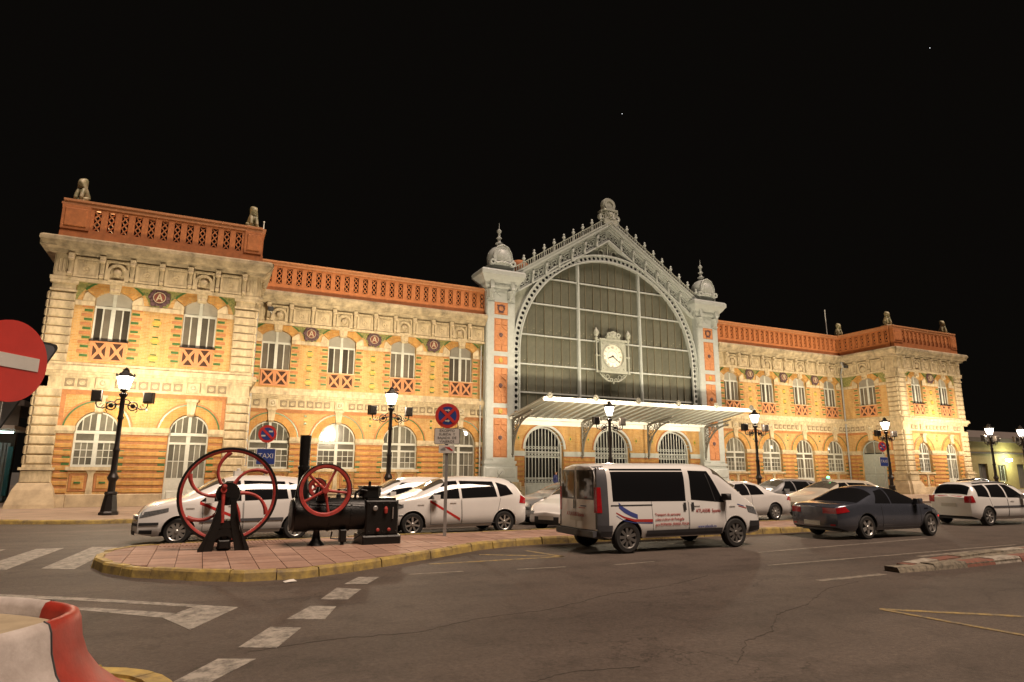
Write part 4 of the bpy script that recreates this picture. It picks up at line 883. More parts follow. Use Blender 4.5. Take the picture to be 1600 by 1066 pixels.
for x in (-8.45, -2.9, 2.9, 8.45):
    m = MB()                                              # built in the y-z plane: lathe x, outward along -y
    top = [(x, -.5, 5.32), (x, -2.0, 5.5), (x, -3.4, 5.72)]
    m.tube(top, [.09, .08, .05], 6); m.tube([(x, -.5, 5.3), (x, -.5, 2.9)], .07, 6)
    m.tube([(x, -.55-2.6*(1-cos(pi/2*k/10)), 2.95+2.42*sin(pi/2*k/10)) for k in range(11)], .07, 6)
    for yy, zz, r in ((-.9, 4.95, .3), (-1.5, 5.12, .2), (-1.95, 5.25, .12), (-.76, 4.4, .19), (-.68, 4.0, .12)):
        m.tube([(x, yy+r*cos(2*pi*k/12), zz+r*sin(2*pi*k/12)) for k in range(13)], .04, 5); m.tube([(x, yy+r*.45*cos(2*pi*k/8), zz+r*.45*sin(2*pi*k/8)) for k in range(9)], .03, 5)
    m.lathe([(0, -.12), (.08, -.06), (.04, 0), (.11, .1), (.06, .2)], (x, -.5, 2.85), 8)
    put('canopy_bracket', m.mesh('canopy_bracket', M['ironb'], 45), can)
# clock hung on the screen
ck = thing('wall_clock', 'white faced clock in a square ornate frame hanging on the big dark glass screen', 'clock', (0, -.2, 10.38))
fr = MB().holed([(-1.12, -1.15), (1.12, -1.15), (1.12, 1.15), (-1.12, 1.15)], [[(.93*cos(2*pi*i/32), .93*sin(2*pi*i/32)) for i in range(32)]], -.3, -.05).box(-1.12, 1.12, -.06, 0, -1.15, 1.15).box(-1.25, 1.25, -.36, 0, 1.15, 1.3).box(-1.25, 1.25, -.36, 0, -1.3, -1.15)
fr.arc(0, 0, .92, 1.02, 0, 2*pi, -.36, -.28, 32)
for sx in (-1, 1):
    for sz in (-1, 1): fr.lathe([(.1, -.3), (.07, -.35), (0, -.36)], (sx*.92, 0, sz*.95), 8, 'y')
obj('clock_case', fr, M['irond'], ck)
for sx in (-1, 1):
    cm = MB().lathe([(.1, -1.3), (.1, -1.2), (.06, -1.1), (.06, -.1), (.1, -.05), (.1, .05), (.06, .1), (.06, 1.1), (.11, 1.25), (.14, 1.35), (.07, 1.42), (.17, 1.55), (.22, 1.72), (.16, 1.9), (.07, 2.02), (.03, 2.12), (0, 2.15)], (sx*1.45, -.18, 0), 8)
    for z in (1.2, 0, -1.2): cm.box(*sorted((sx*1.12, sx*1.5)), -.22, -.12, z-.04, z+.04)
    obj('clock_column', cm, M['irond'], ck, smooth=40)
cr = MB().prism([(-.6, 1.3), (.6, 1.3), (.62, 1.5), (.42, 1.62), (.3, 1.85), (0, 1.95), (-.3, 1.85), (-.42, 1.62), (-.62, 1.5)], -.34, -.05).arc(-.42, 1.62, .08, .19, 0, 2*pi, -.42, -.3, 10).arc(.42, 1.62, .08, .19, 0, 2*pi, -.42, -.3, 10).lathe([(.22, -.34), (.16, -.44), (0, -.47)], (0, 0, 1.6), 12, 'y')
obj('crest', cr, M['irond'], ck)
lo = MB()
for sx in (-1, 1):
    lo.tube([(sx*(1.2-.9*t), -.2, -1.35-.55*sin(pi/2*t)) for t in (0, .2, .4, .6, .8, 1)], .05, 6)
    for x, z, r in ((.95, -1.5, .14), (.55, -1.58, .18), (.2, -1.8, .14)): lo.arc(sx*x, z, r-.045, r, 0, 2*pi, -.24, -.16, 12)
lo.lathe([(0, -.12), (.08, -.04), (.05, .04), (.1, .12)], (0, -.2, -2.02), 8)
obj('scroll_pendant', lo, M['irond'], ck)
dial = obj('dial', MB().lathe([(.93, -.1), (.93, -.14), (0, -.14)], n=36, axis='y'), mat('clock face', (.80, .78, .70), .4, var=.06), ck)
for i in range(12):
    t = 2*pi*i/12; rn = ('XII', 'I', 'II', 'III', 'IIII', 'V', 'VI', 'VII', 'VIII', 'IX', 'X', 'XI')[i]
    o = text('numeral', rn, .25, M['black'], dial, (.70*sin(t), -.15, .70*cos(t)), None, sx=.72); o.rotation_euler = (Matrix.Rotation(-t, 4, Vector((0, -1, 0))).inverted() @ Matrix.Rotation(pi/2, 4, 'X')).to_euler() if False else (Matrix.Rotation(t, 4, 'Y') @ Matrix.Rotation(pi/2, 4, 'X')).to_euler()
mk = MB(); mk.arc(0, 0, .44, .455, 0, 2*pi, -.146, -.139, 36); mk.arc(0, 0, .87, .885, 0, 2*pi, -.146, -.139, 36)
put('minute_track', mk.mesh('minute_track', M['black']), dial)
def hand(name, ang, l, w, y):
    t = radians(ang); d = (sin(t), cos(t)); m = MB(); m.prism([(-d[1]*w-d[0]*.12, d[0]*w-d[1]*.12), (d[1]*w-d[0]*.12, -d[0]*w-d[1]*.12), (d[1]*w*1.3+d[0]*l*.6, -d[0]*w*1.3+d[1]*l*.6), (d[0]*l, d[1]*l), (-d[1]*w*1.3+d[0]*l*.6, d[0]*w*1.3+d[1]*l*.6)], y-.012, y); m.lathe([(.07, y-.02), (.05, y-.03), (0, y-.03)], n=10, axis='y'); obj(name, m, M['black'], ck)
hand('hour_hand', 250, .52, .035, -.165); hand('minute_hand', 126, .80, .028, -.19)
# accent bricks: the 300 nearest one by one, the rest as one piece
bl = sorted(bricks, key=lambda b: (b[1].w(*b[2])-CAM).length); rest = {}
bm_ = {}
for k, (m, Fx, at, L) in enumerate(bl):
    if k < 300:
        Fx.put('brick', cached(('brick', m.name, L), lambda: MB().bev(-L/2, L/2, -.024, .05, *((-.055, .055) if m is M['green'] else (-.07, .07)), .008), m), at)
    else:
        t = MB().bev(-L/2, L/2, -.024, .05, *((-.055, .055) if m is M['green'] else (-.07, .07)), .008); r = rest.setdefault(m.name, (m, MB()))[1]
        r.add([Fx.w(at[0]+v[0], at[1]+v[1], at[2]+v[2]) for v in t.v], t.f)
for m, r in rest.values(): obj('accent_brickwork', r, m, ST, kind='stuff')
# ================================================================ STREET LAMPS with floodlights aimed at the facade
def make_lamp():
    parts = []
    parts.append(('pedestal', MB().lathe([(.34, 0), (.34, .08), (.29, .14), (.24, .5), (.2, .72), (.23, .78), (.2, .84)], n=8, a0=pi/8).mesh('pedestal', M['lampblack'])))
    parts.append(('post', MB().lathe([(.13, .84), (.12, 1.2), (.17, 1.28), (.2, 1.36), (.15, 1.46), (.11, 1.54), (.1, 2.3), (.125, 2.34), (.125, 2.4), (.09, 2.46), (.078, 3.5), (.11, 3.54), (.11, 3.6), (.085, 3.66), (.08, 4.35), (.12, 4.4), (.16, 4.5), (.08, 4.56), (.06, 4.64)], n=14).mesh('post', M['lampblack'], 40)))
    ar = MB()
    for s in (-1, 1):
        ar.tube([(s*.05, 0, 4.12), (s*.4, 0, 4.05), (s*.62, 0, 3.93), (s*.8, 0, 3.97), (s*.86, 0, 4.1), (s*.86, 0, 4.22)], .028, 6)
        ar.tube([(s*.36+.16*cos(2*pi*k/14), 0, 4.06-.02+.16*sin(2*pi*k/14)) for k in range(15)], .025, 6)
        ar.lathe([(.085, -.05), (.085, .05)], (s*.36, 0, 4.04), 10, 'y')
        ar.tube([(s*.08, 0, 4.3), (s*.2, 0, 4.27), (s*.26, 0, 4.18)], .02, 6); ar.tube([(s*.66, 0, 3.97), (s*.6, 0, 4.07), (s*.68, 0, 4.12), (s*.73, 0, 4.05)], .018, 6); ar.tube([(s*.5, 0, 3.99), (s*.52, 0, 3.86), (s*.46, 0, 3.8)], .018, 6)
    parts.append(('arm', ar.mesh('arm', M['lampblack'], 40)))
    lf = MB(); k = 6
    lf.lathe([(.30, 5.16), (.31, 5.19), (.22, 5.28), (.13, 5.36), (.1, 5.42), (.13, 5.45), (.04, 5.5), (0, 5.56)], n=k); lf.lathe([(.1, 4.6), (.15, 4.66), (.15, 4.69)], n=k)
    for i in range(k):
        a = 2*pi*i/k; lf.tube([(.14*cos(a), .14*sin(a), 4.66), (.295*cos(a), .295*sin(a), 5.14)], .014, 4)
        lf.lathe([(.03, 0), (.04, .05), (0, .11)], (.3*cos(a), .3*sin(a), 5.2), 6)
    parts.append(('lantern', lf.mesh('lantern', M['lampblack'])))
    gl = MB().lathe([(.13, 4.66), (.17, 4.78), (.285, 5.12), (.28, 5.17)], n=k).mesh('lantern_glass', M['lampglass'])
    fb = MB().bev(-.17, .17, -.13, .12, 4.2, 4.6, .03).box(-.19, .19, .1, .14, 4.18, 4.62).box(-.02, .02, -.02, .02, 4.12, 4.2); fb = fb.mesh('floodlight', M['lampblack'])
    fg = MB().box(-.16, .16, .141, .15, 4.22, 4.58).mesh('floodlight_glass', M['floodglass'])
    return parts, gl, fb, fg
LP, LGL, LFB, LFG = make_lamp()
lamps = [(-30.42, -11.75, 'black lamp post with lit lantern in front of the leftmost pavilion window', 1), (-19.7, -10.9, 'black lamp post with lit lantern rising behind the firebox of the portable engine', 1), (-7.35, -10.6, 'black lamp post with lit lantern under the middle of the glass canopy', 1),
         (3.4, -10.65, 'black lamp post with lit lantern at the right tip of the canopy', 1), (15.8, -10.6, 'black lamp post with lit lantern beside the round sign before the right pavilion', 1), (28.6, -10.4, 'black lamp post with lit lantern standing just right of the whole station', .8), (32.6, -10.6, 'lit lantern post at the very right edge of the photo', .8)]
AIMS = [((-31.9, -5.4, 6.9), (-28.3, -5.4, 6.9)), ((-22.0, 0, 9.0), (-16.5, 0, 9.0)), ((-6.0, 0, 10.5), (-1.5, 0, 10.5)), ((4.5, 0, 10.5), (8.5, 0, 9.5)), ((17.5, 0, 8.6), (23.5, 0, 8.6)), ((27.5, -5.4, 6.6), (31.5, -5.4, 6.6)), ((34, -5.4, 5), (38, 0, 5))]
POW = [1450, 3200, 2300, 2300, 3300, 1400, 250]
for i, (x, y, lab, pw) in enumerate(lamps):
    L = thing('street_lamp', lab, 'street lamp', (x, y, .12), 0, 'lamp posts along the station pavement')
    for n, me in LP: put(n, me, L)
    put('lantern_glass', LGL, L)
    pl = bpy.data.lights.new('lantern_light', 'POINT'); pl.energy = 1650*pw; pl.color = (1, .82, .58); pl.shadow_soft_size = .16
    po = bpy.data.objects.new('lantern_light', pl); C.objects.link(po); po.location = (x, y, 5.02)
    for k, s in enumerate((-1, 1)):
        f = put('floodlight', LFB, L, (s*.86, 0, 0)); ax_, ay, az = AIMS[i][k]
        rz = atan2(-(ax_-x-s*.86), ay-y); f.rotation_euler.z = rz
        put('floodlight_glass', LFG, f)
        ld = bpy.data.lights.new('floodlight_beam', 'SPOT'); ld.energy = POW[i]; ld.color = (1, .83, .56); ld.spot_size = radians(98); ld.spot_blend = 1.0; ld.shadow_soft_size = .16
        lo_ = bpy.data.objects.new('floodlight_beam', ld); C.objects.link(lo_)
        p = Vector((x+s*.86-sin(rz)*.2, y+cos(rz)*.2, 4.52)); lo_.location = p; lo_.rotation_euler = (Vector(AIMS[i][k])-p).to_track_quat('-Z', 'Y').to_euler()
# ================================================================ SIGNS
def disc(r, y0, y1, c=(0, 0), n=32): return MB().lathe([(r, y0), (r, y1), (0, y1)], (c[0], 0, c[1]), n, 'y')
def noparking(par, z, r):
    put('sign_plate', disc(r, .01, -.012, (0, z)).mesh('sign_plate', M['signred']), par); put('sign_field', disc(r*.72, -.012, -.016, (0, z)).mesh('sign_field', M['signblue']), par)
    put('sign_bar', MB().beam((-r*.55, z+r*.55), (r*.55, z-r*.55), r*.26, -.021, -.015).mesh('sign_bar', M['signred']), par)
    m = MB()
    for s in (-1, 1): m.prism([(s*.13*r*3-.09*r-.06, z+s*.25*r-.02), (s*.13*r*3+.06, z+s*.25*r-.02), (s*.13*r*3+.06, z+s*.25*r+.04), (s*.13*r*3-.09*r-.06, z+s*.25*r+.04)], -.020, -.015)
    put('arrow', m.mesh('arrow', M['signwhite']), par)
def arrow(w): return [(-w, -.25*w), (.15*w, -.25*w), (.15*w, -.62*w), (w, 0), (.15*w, .62*w), (.15*w, .25*w), (-w, .25*w)]
s1 = thing('road_sign', 'round no stopping sign with plates on a grey post on the island', 'road sign', (-21.85, -24.71, .14), radians(-17))
obj('post', MB().box(-.04, .04, .012, .07, 0, 3.28).box(-.09, .09, -.02, .1, -.01, .01), M['galv'], s1)
z = 3.0; r = .315
obj('sign_plate', disc(r, .012, -.012, (0, z), 40), M['signred'], s1); obj('sign_field', disc(r*.74, -.012, -.016, (0, z), 40), M['signblue'], s1)
for k, (a, b) in enumerate((((-.55, .55), (.55, -.55)), ((-.55, -.55), (.55, .55)))): obj('sign_bar', MB().beam((a[0]*r, z+a[1]*r), (b[0]*r, z+b[1]*r), r*.24, -.022-.001*k, -.015), M['signred'], s1)
for dz in (.135, -.135): obj('arrow', MB().prism([(x, z+dz+zz) for x, zz in arrow(.065)], -.024, -.015), M['signwhite'], s1)
def rrect(w, h, r, z):
    P = []
    for cx, cz, a0 in ((w-r, h-r, 0), (-w+r, h-r, pi/2), (-w+r, -h+r, pi), (w-r, -h+r, 3*pi/2)): P += [(cx+r*cos(a0+pi/2*k/4), z+cz+r*sin(a0+pi/2*k/4)) for k in range(5)]
    return P
pz = 2.475; obj('text_plate', MB().prism(rrect(.325, .205, .04, pz), -.012, .012), M['black'], s1); obj('plate_face', MB().prism(rrect(.312, .192, .034, pz), -.016, -.0119), M['signwhite'], s1)
for k, t in enumerate(('EXCEPTO', 'SUBIDA  Y', 'BAJADA  DE', 'VIAJEROS')): text('lettering', t, .088, M['black'], s1, (0, -.017, pz+.137-.091*k), (pi/2, 0, 0), sx=1.02)
obj('tow_plate', MB().prism(rrect(.2, .1, .02, 2.15), -.012, .012), M['signwhite'], s1)
obj('tow_symbol', MB().prism([(-.15, 2.12), (-.03, 2.12), (-.03, 2.16), (-.06, 2.19), (-.1, 2.19), (-.12, 2.16), (-.15, 2.16)], -.016, -.011), M['galv'], s1); obj('tow_symbol', MB().prism([(.0, 2.17), (.14, 2.1), (.155, 2.13), (.1, 2.165), (.07, 2.2), (.02, 2.2)], -.016, -.011).beam((-.05, 2.2), (.02, 2.19), .015, -.016, -.011), M['redstripe'], s1)
for (x, y, rz, zc, zt, lab) in ((-25.3, -14.2, radians(-4), 3.0, 2.15, 'no parking sign over a blue TAXI plate behind the big flywheel'), (13.1, -12.1, radians(-8), 3.38, 2.4, 'turned no parking sign over a blue plate beside a lamp post on the right')):
    t = thing('road_sign', lab, 'road sign', (x, y, .12), rz); obj('post', MB().lathe([(.03, 0), (.03, zc+.2)], (0, .04, 0), 8), M['galv'], t); noparking(t, zc, .33)
    obj('text_plate', MB().prism(rrect(.34, .3, .03, zt), -.012, .012), M['signwhite'], t); obj('plate_face', MB().prism(rrect(.32, .28, .025, zt), -.016, -.0119), M['signblue'], t)
    text('lettering', 'TAXI', .26, M['signwhite'], t, (0, -.017, zt+.02), (pi/2, 0, 0), sx=.95)
ne = thing('road_sign', 'big red no entry sign cut off by the left edge', 'road sign', (-28.8, -34.66, 0), radians(56))
obj('post', MB().lathe([(.03, 0), (.03, 2.74)], (0, .05, 0), 10), M['galv'], ne); obj('sign_plate', disc(.3, .01, -.012, (0, 2.49), 44), M['signred'], ne)
obj('sign_bar', MB().box(-.225, .225, -.016, -.0119, 2.44, 2.54), M['signwhite'], ne)
ys = thing('road_sign', 'grey back of a yield sign behind the no entry sign', 'road sign', (-28.8, -34.66, 0), radians(56))
def tri(s, r):
    P = []
    for (x, zz), a0 in zip([(-.48, .28), (.48, .28), (0, -.55)], (5*pi/6, pi/6, -pi/2)):
        P += [(x*s-r*2*cos(a0)+r*cos(a0+d), zz*s-r*2*sin(a0)+r*sin(a0+d)) for d in (pi/3, pi/6, 0, -pi/6, -pi/3)]
    return P
obj('sign_back', MB().prism([(x, zz+2.42) for x, zz in tri(1, .03)], .07, .085), M['black'], ys); obj('sign_stiffener', MB().prism([(x, zz+2.42) for x, zz in tri(.93, .03)], .064, .0705), M['signgrey'], ys)
# ================================================================ PLASTIC BARRIER at the lower left
bar_ = thing('traffic_barrier', 'white and red plastic barrier with flared foot in the lower left corner', 'barrier')
ctrl = [(-29.6, -36.7), (-29.0, -36.25), (-28.5, -35.82), (-28.2, -35.36), (-28.14, -35.02), (-28.28, -34.70), (-28.72, -34.28), (-29.4, -33.95), (-30.4, -33.9), (-31.2, -34.5), (-31.3, -35.6), (-30.6, -36.6)]
def cr_spline(P, k=6):
    out = []
    n = len(P)
    for i in range(n):
        p0, p1, p2, p3 = [Vector((*P[(i+j-1) % n], 0)) for j in range(4)]
        for q in range(k):
            t = q/k; out.append(tuple((.5*((2*p1)+(-p0+p2)*t+(2*p0-5*p1+4*p2-p3)*t*t+(-p0+3*p1-3*p2+p3)*t**3))[:2]))
    return out
bo = cr_spline(ctrl); prof = [(-.09, .66), (-.075, .75), (-.055, .79), (-.02, .80), (.015, .785), (.035, .74), (.055, .62), (.10, .50), (.19, .38), (.32, .27), (.44, .19), (.50, .14), (.52, .02)]
offs = [inset(bo, -o) for o, z in prof]; nb_ = len(bo)
def bar_seg(i0, i1):
    m = MB(); cnt = i1-i0+1
    vs = [(offs[j][i % nb_][0], offs[j][i % nb_][1], prof[j][1]) for i in range(i0, i1+1) for j in range(len(prof))]; k = len(prof)
    return m.add(vs, [(a*k+j, (a+1)*k+j, (a+1)*k+j+1, a*k+j+1) for a in range(cnt-1) for j in range(k-1)])
i_r0 = min(range(nb_), key=lambda i: (bo[i][0]+28.24)**2+(bo[i][1]+35.42)**2); i_r1 = min(range(nb_), key=lambda i: (bo[i][0]+28.33)**2+(bo[i][1]+34.65)**2)
obj('red_section', bar_seg(i_r0, i_r1), M['plasticr'], bar_, smooth=60); obj('white_section', bar_seg(i_r1, i_r0+nb_), M['plasticw'], bar_, smooth=60)
obj('recessed_top', flat(offs[0], .6, .7), M['sandtop'], bar_)
sm_ = MB()
for i in (i_r0, i_r1): sm_.tube([(offs[j][i][0], offs[j][i][1], prof[j][1]) for j in range(3, len(prof))], .007, 5)
obj('seam', sm_, M['trim'], bar_)
for k, t in enumerate((6, 11, 16)):
    i = (i_r0-t) % nb_; j = 6; p = offs[j][i]; obj('fixing_plug', MB().lathe([(0, -.03), (.035, -.02), (.04, 0), (.035, .02), (0, .03)], n=12), M['trim'], bar_, (p[0], p[1], prof[j][1]))
pb = thing('paper_scrap', 'crumpled white paper scrap lying on the road below the kerb', 'litter', (-26.05, -29.25, .004), .4)
pb2 = MB(); g_ = [(-.1, -.05), (0, -.07), (.11, -.04), (.1, .05), (.01, .07), (-.09, .04)]
pb2.add([(x, y, random.uniform(0, .03)) for x, y in g_]+[(0, 0, .035)], [(i, (i+1) % 6, 6) for i in range(6)])
obj('paper', pb2, M['signwhite'], pb)
yk = [(-28.5+1.05*cos(2*pi*i/28), -34.65+.98*sin(2*pi*i/28)) for i in range(28)]
nose = obj('kerb_nose', flat(inset(yk, .1), -.01, .1), M['kerby'], None, kind='structure'); kerb_line(yk+[yk[0]], .2, .13, .6, M['kerby'], nose, 1)
# ================================================================ OLD MACHINES ON THE ISLAND
e1 = thing('flywheel_engine', 'black iron engine frame carrying a tall red flywheel with curved spokes', 'old engine', (-26.92, -25.75, .14))
zc = 1.10; Rr = .965
def flywheel(par, c, R, red_in, nsp, curved, y, w, name='flywheel', hub=.1):
    k_ = .048 if curved else .022; f = obj(name, MB().lathe([(R-k_, -w*1.0), (R-.01, -w), (R, -w*.8), (R, w*.8), (R-.01, w), (R-k_, w), (R-k_, -w)], (0, 0, 0), 56, 'y'), M['blackiron'], par, (c[0], y, c[1]), smooth=40)
    obj('inner_rim', MB().lathe([(R-.10, -w*.55), (R-.08, -w*.9), (R-k_-.002, -w*.96), (R-k_-.002, w*.96), (R-.08, w*.9), (R-.10, w*.55), (R-.10, -w*.55)], (0, 0, 0), 56, 'y'), M['redwheel'], f, smooth=40)
    obj('hub', MB().lathe([(hub, -w*1.5), (hub, w*1.5)], n=20, axis='y'), M['blackiron' if curved else 'redwheel'], f)
    for k in range(nsp):
        a = 2*pi*k/nsp+curved[0] if curved else 2*pi*k/nsp+1.134
        if curved: pts = [((.15+(R-.25)*t)*cos(a-curved[1]*t**2), 0, (.15+(R-.25)*t)*sin(a-curved[1]*t**2)) for t in [i/10 for i in range(11)]]; rr = [.030+.020*abs(t-.5)**2*4 for t in [i/10 for i in range(11)]]
        else: pts = [(t*cos(a), 0, t*sin(a)) for t in (hub*.8, R*.5, R-.1)]; rr = [.036, .026, .030]
        obj('spoke', MB().tube(pts, rr, 8), M['redwheel'], f, smooth=50)
    return f
flywheel(e1, (0.02, zc), Rr, 1, 6, (.12, .62), .24, .055, hub=.13)
obj('crank_disc', MB().lathe([(.225, -.05), (.235, 0), (.225, .05)], n=28, axis='y'), M['blackiron'], e1, (0, .02, zc+.02), smooth=30)
obj('crank_shaft', MB().lathe([(.05, -.12), (.05, .5)], (0, 0, zc), 12, 'y'), M['blackiron'], e1)
for s in (-1, 1):
    obj('frame_leg', MB().prism([(s*.47, 0), (s*.21, 0), (s*.17, .18), (s*.08, .62), (s*.06, zc-.1), (s*.17, zc-.1), (s*.19, .75), (s*.27, .42), (s*.36, .2), (s*.47, .06)], -.12, .0).prism([(s*.47, 0), (s*.4, 0), (s*.18, .75), (s*.19, .8), (s*.3, .42), (s*.47, .06)], -.17, -.1), M['blackiron'], e1)
    obj('frame_leg', MB().prism([(s*.44, 0), (s*.26, 0), (s*.07, zc-.1), (s*.15, zc-.1), (s*.3, .3)], .36, .44), M['blackiron'], e1)
obj('frame_arch', MB().arc(0, .1, .2, .34, -pi/2, pi/2, -.1, .0, 14).box(-.2, .2, -.1, .4, .44, .6), M['blackiron'], e1)
obj('steam_cylinder', MB().lathe([(.12, .02), (.15, .06), (.11, .1), (.11, .38), (.15, .42), (.15, .47), (.09, .5), (.09, .58), (.04, .6)], (0, .06, 0), 16), M['blackiron'], e1, smooth=35)
obj('valve_chest', MB().bev(-.1, .1, -.14, .02, .06, .22, .02).lathe([(.025, 0), (.025, .5)], (.1, -.06, .06), 8).lathe([(.025, 0), (.025, .5)], (-.1, -.06, .06), 8), M['blackiron'], e1)
obj('connecting_rod', MB().tube([(-.09, -.09, zc+.1), (-.085, -.1, zc-.2), (-.07, -.08, .56)], [.04, .034, .045], 8).lathe([(.06, -.14), (.06, -.04)], (-.09, 0, zc+.1), 12, 'y'), M['redwheel'], e1)
obj('balance_ball', MB().lathe([(0, -.05), (.04, -.03), (.05, 0), (.04, .03), (0, .05)], (-.08, -.14, zc+.17), 10), M['redwheel'], e1)
e2 = thing('portable_steam_engine', 'black portable steam engine with tall chimney and small red five spoke flywheel', 'old engine', (-24.5, -25.45, .14))
ox = 24.5
bo_ = MB().lathe([(.30, -25.62+ox), (.36, -25.58+ox), (.365, -25.3+ox), (.35, -25.28+ox), (.35, -24.1+ox)], (0, 0, .66), 28, 'x')
for x in (-25.3, -24.85, -24.4): bo_.lathe([(.36, x+ox-.025), (.362, x+ox+.025), (.35, x+ox+.026)], (0, 0, .66), 28, 'x')
obj('boiler', bo_, M['blackiron'], e2, smooth=35)
obj('smokebox_door', MB().lathe([(.33, -25.60+ox), (.31, -25.64+ox), (.1, -25.67+ox), (0, -25.67+ox)], (0, 0, .66), 24, 'x'), M['blackiron'], e2, smooth=35)
obj('chimney', MB().lathe([(.17, .92), (.15, 1.1), (.115, 1.3), (.11, 1.7), (.12, 2.3), (.125, 2.36), (.11, 2.36), (.1, 2.2)], (-25.42+ox, .02, 0), 18), M['blackiron'], e2, smooth=40)
fbx = MB().bev(-24.1+ox, -23.36+ox, -.38, .38, .2, .95, .03).box(-24.06+ox, -23.42+ox, -.33, .33, .95, 1.0)
for i in range(5):
    for zz in (.28, .88): fbx.lathe([(.018, -.38), (.012, -.395), (0, -.4)], (-24.02+ox+i*.15, 0, zz), 6, 'y')
obj('firebox', fbx, M['blackiron'], e2); obj('ash_pan', MB().bev(-24.16+ox, -23.3+ox, -.44, .44, -.02, .2, .03), M['blackiron'], e2)
obj('cylinder_block', MB().bev(-24.14+ox, -23.76+ox, -.2, .2, .98, 1.25, .03).lathe([(.1, -24.2+ox), (.1, -23.72+ox)], (0, -.05, 1.13), 14, 'x').lathe([(.03, 1.25), (.03, 1.36)], (-23.95+ox, 0, 0), 8).box(-24.17+ox, -23.73+ox, -.23, .23, 1.22, 1.26), M['blackiron'], e2)
obj('slide_bars', MB().box(-24.9+ox, -24.14+ox, -.1, -.07, 1.14, 1.16).box(-24.9+ox, -24.14+ox, -.1, -.07, 1.06, 1.08).tube([(-25.02+ox, -.08, 1.17), (-24.5+ox, -.08, 1.11), (-24.14+ox, -.08, 1.11)], .02, 6).bev(-24.5+ox, -24.38+ox, -.14, .05, .98, 1.18, .02), M['blackiron'], e2)
flywheel(e2, (-25.02+ox, 1.18), .565, 1, 5, None, -.5, .06, hub=.065)
flywheel(e2, (-25.06+ox, 1.22), .22, 1, 5, None, .34, .035, 'pulley', hub=.05)
obj('axle', MB().lathe([(.035, -.56), (.035, .4)], (-25.03+ox, 0, 1.18), 12, 'y'), M['blackiron'], e2)
for yy in (-.22, .22): obj('axle_bracket', MB().prism([(-25.16+ox, .94), (-24.9+ox, .94), (-24.97+ox, 1.24), (-25.09+ox, 1.24)], yy-.04, yy+.04), M['blackiron'], e2)
obj('stand_foot', MB().lathe([(.2, -.02), (.19, .02), (.1, .12), (.065, .3), (.085, .36)], (-25.08+ox, -.05, 0), 12), M['blackiron'], e2, smooth=40)
obj('feed_pump', MB().bev(-24.62+ox, -24.48+ox, -.3, -.12, .08, .34, .02).lathe([(.05, -.0), (.03, .1)], (-24.55+ox, -.2, .0), 8).tube([(-24.5+ox, -.22, .14), (-24.3+ox, -.22, .13), (-24.1+ox, -.24, .26)], .016, 6).tube([(-24.78+ox, -.22, .3), (-24.8+ox, -.22, .16), (-24.62+ox, -.22, .14)], .02, 6), M['blackiron'], e2)
obj('regulator_handle', MB().lathe([(.02, -.02), (.04, .0), (.045, .09), (.02, .14)], (-23.66+ox, -.41, .68), 8), M['redwheel'], e2)
for x in (-23.83, -23.58): obj('hand_wheel', MB().lathe([(.035, -.40), (.04, -.43), (.02, -.44), (0, -.44)], (x+ox, 0, .32), 10, 'y'), M['redwheel'], e2)
rv = MB()
for x in (-25.3, -24.85, -24.4):
    for k in range(22):
        a = 2*pi*k/22; rv.lathe([(.014, .0), (.011, .012), (0, .016)], n=5); n0 = 5*3
        for i in range(len(rv.v)-n0, len(rv.v)):
            px_, py_, pz_ = rv.v[i]; r_ = .36+pz_; rv.v[i] = (x+ox+px_, r_*cos(a)-py_*sin(a), .66+r_*sin(a)+py_*cos(a))
obj('rivet_rows', rv, M['blackiron'], e2, kind='stuff')
obj('steam_pipe', MB().tube([(-24.3+ox, -.12, 1.0), (-24.3+ox, -.2, 1.12), (-24.2+ox, -.22, 1.18), (-24.05+ox, -.21, 1.15)], .026, 8).tube([(-25.3+ox, -.3, .9), (-24.6+ox, -.33, .9), (-24.12+ox, -.34, .86)], .014, 6), M['blackiron'], e2)
obj('safety_valve', MB().lathe([(.06, 1.0), (.05, 1.06), (.03, 1.1), (.03, 1.17), (.05, 1.19), (0, 1.2)], (-24.62+ox, .1, 0), 10).tube([(-24.62+ox, .1, 1.18), (-24.3+ox, .1, 1.2)], .012, 5), M['blackiron'], e2)
obj('governor', MB().lathe([(.05, 1.0), (.03, 1.06), (.02, 1.24), (.035, 1.26), (0, 1.29)], (-24.42+ox, .16, 0), 10).tube([(-24.50+ox, .16, 1.16), (-24.42+ox, .16, 1.26), (-24.34+ox, .16, 1.16)], .01, 5), M['blackiron'], e2)
obj('water_gauge', MB().lathe([(.05, -.40), (.055, -.43), (.04, -.44), (0, -.44)], (-23.9+ox, 0, .78), 12, 'y').tube([(-23.5+ox, -.4, .55), (-23.5+ox, -.42, .8)], .016, 6), M['galv'], e2)
obj('chimney_band', MB().lathe([(.125, 1.62), (.128, 1.64), (.128, 1.68), (.12, 1.7)], (-25.42+ox, .02, 0), 18).box(-25.42+ox-.03, -25.42+ox+.03, -.14, -.09, 1.6, 1.7), M['blackiron'], e2)
obj('fire_door', MB().bev(-23.37+ox, -23.33+ox, -.2, .2, .35, .7, .01).tube([(-23.33+ox, -.22, .85), (-23.25+ox, -.22, .82)], .02, 6).tube([(-23.33+ox, -.3, .6), (-23.24+ox, -.3, .6)], .02, 6), M['blackiron'], e2)
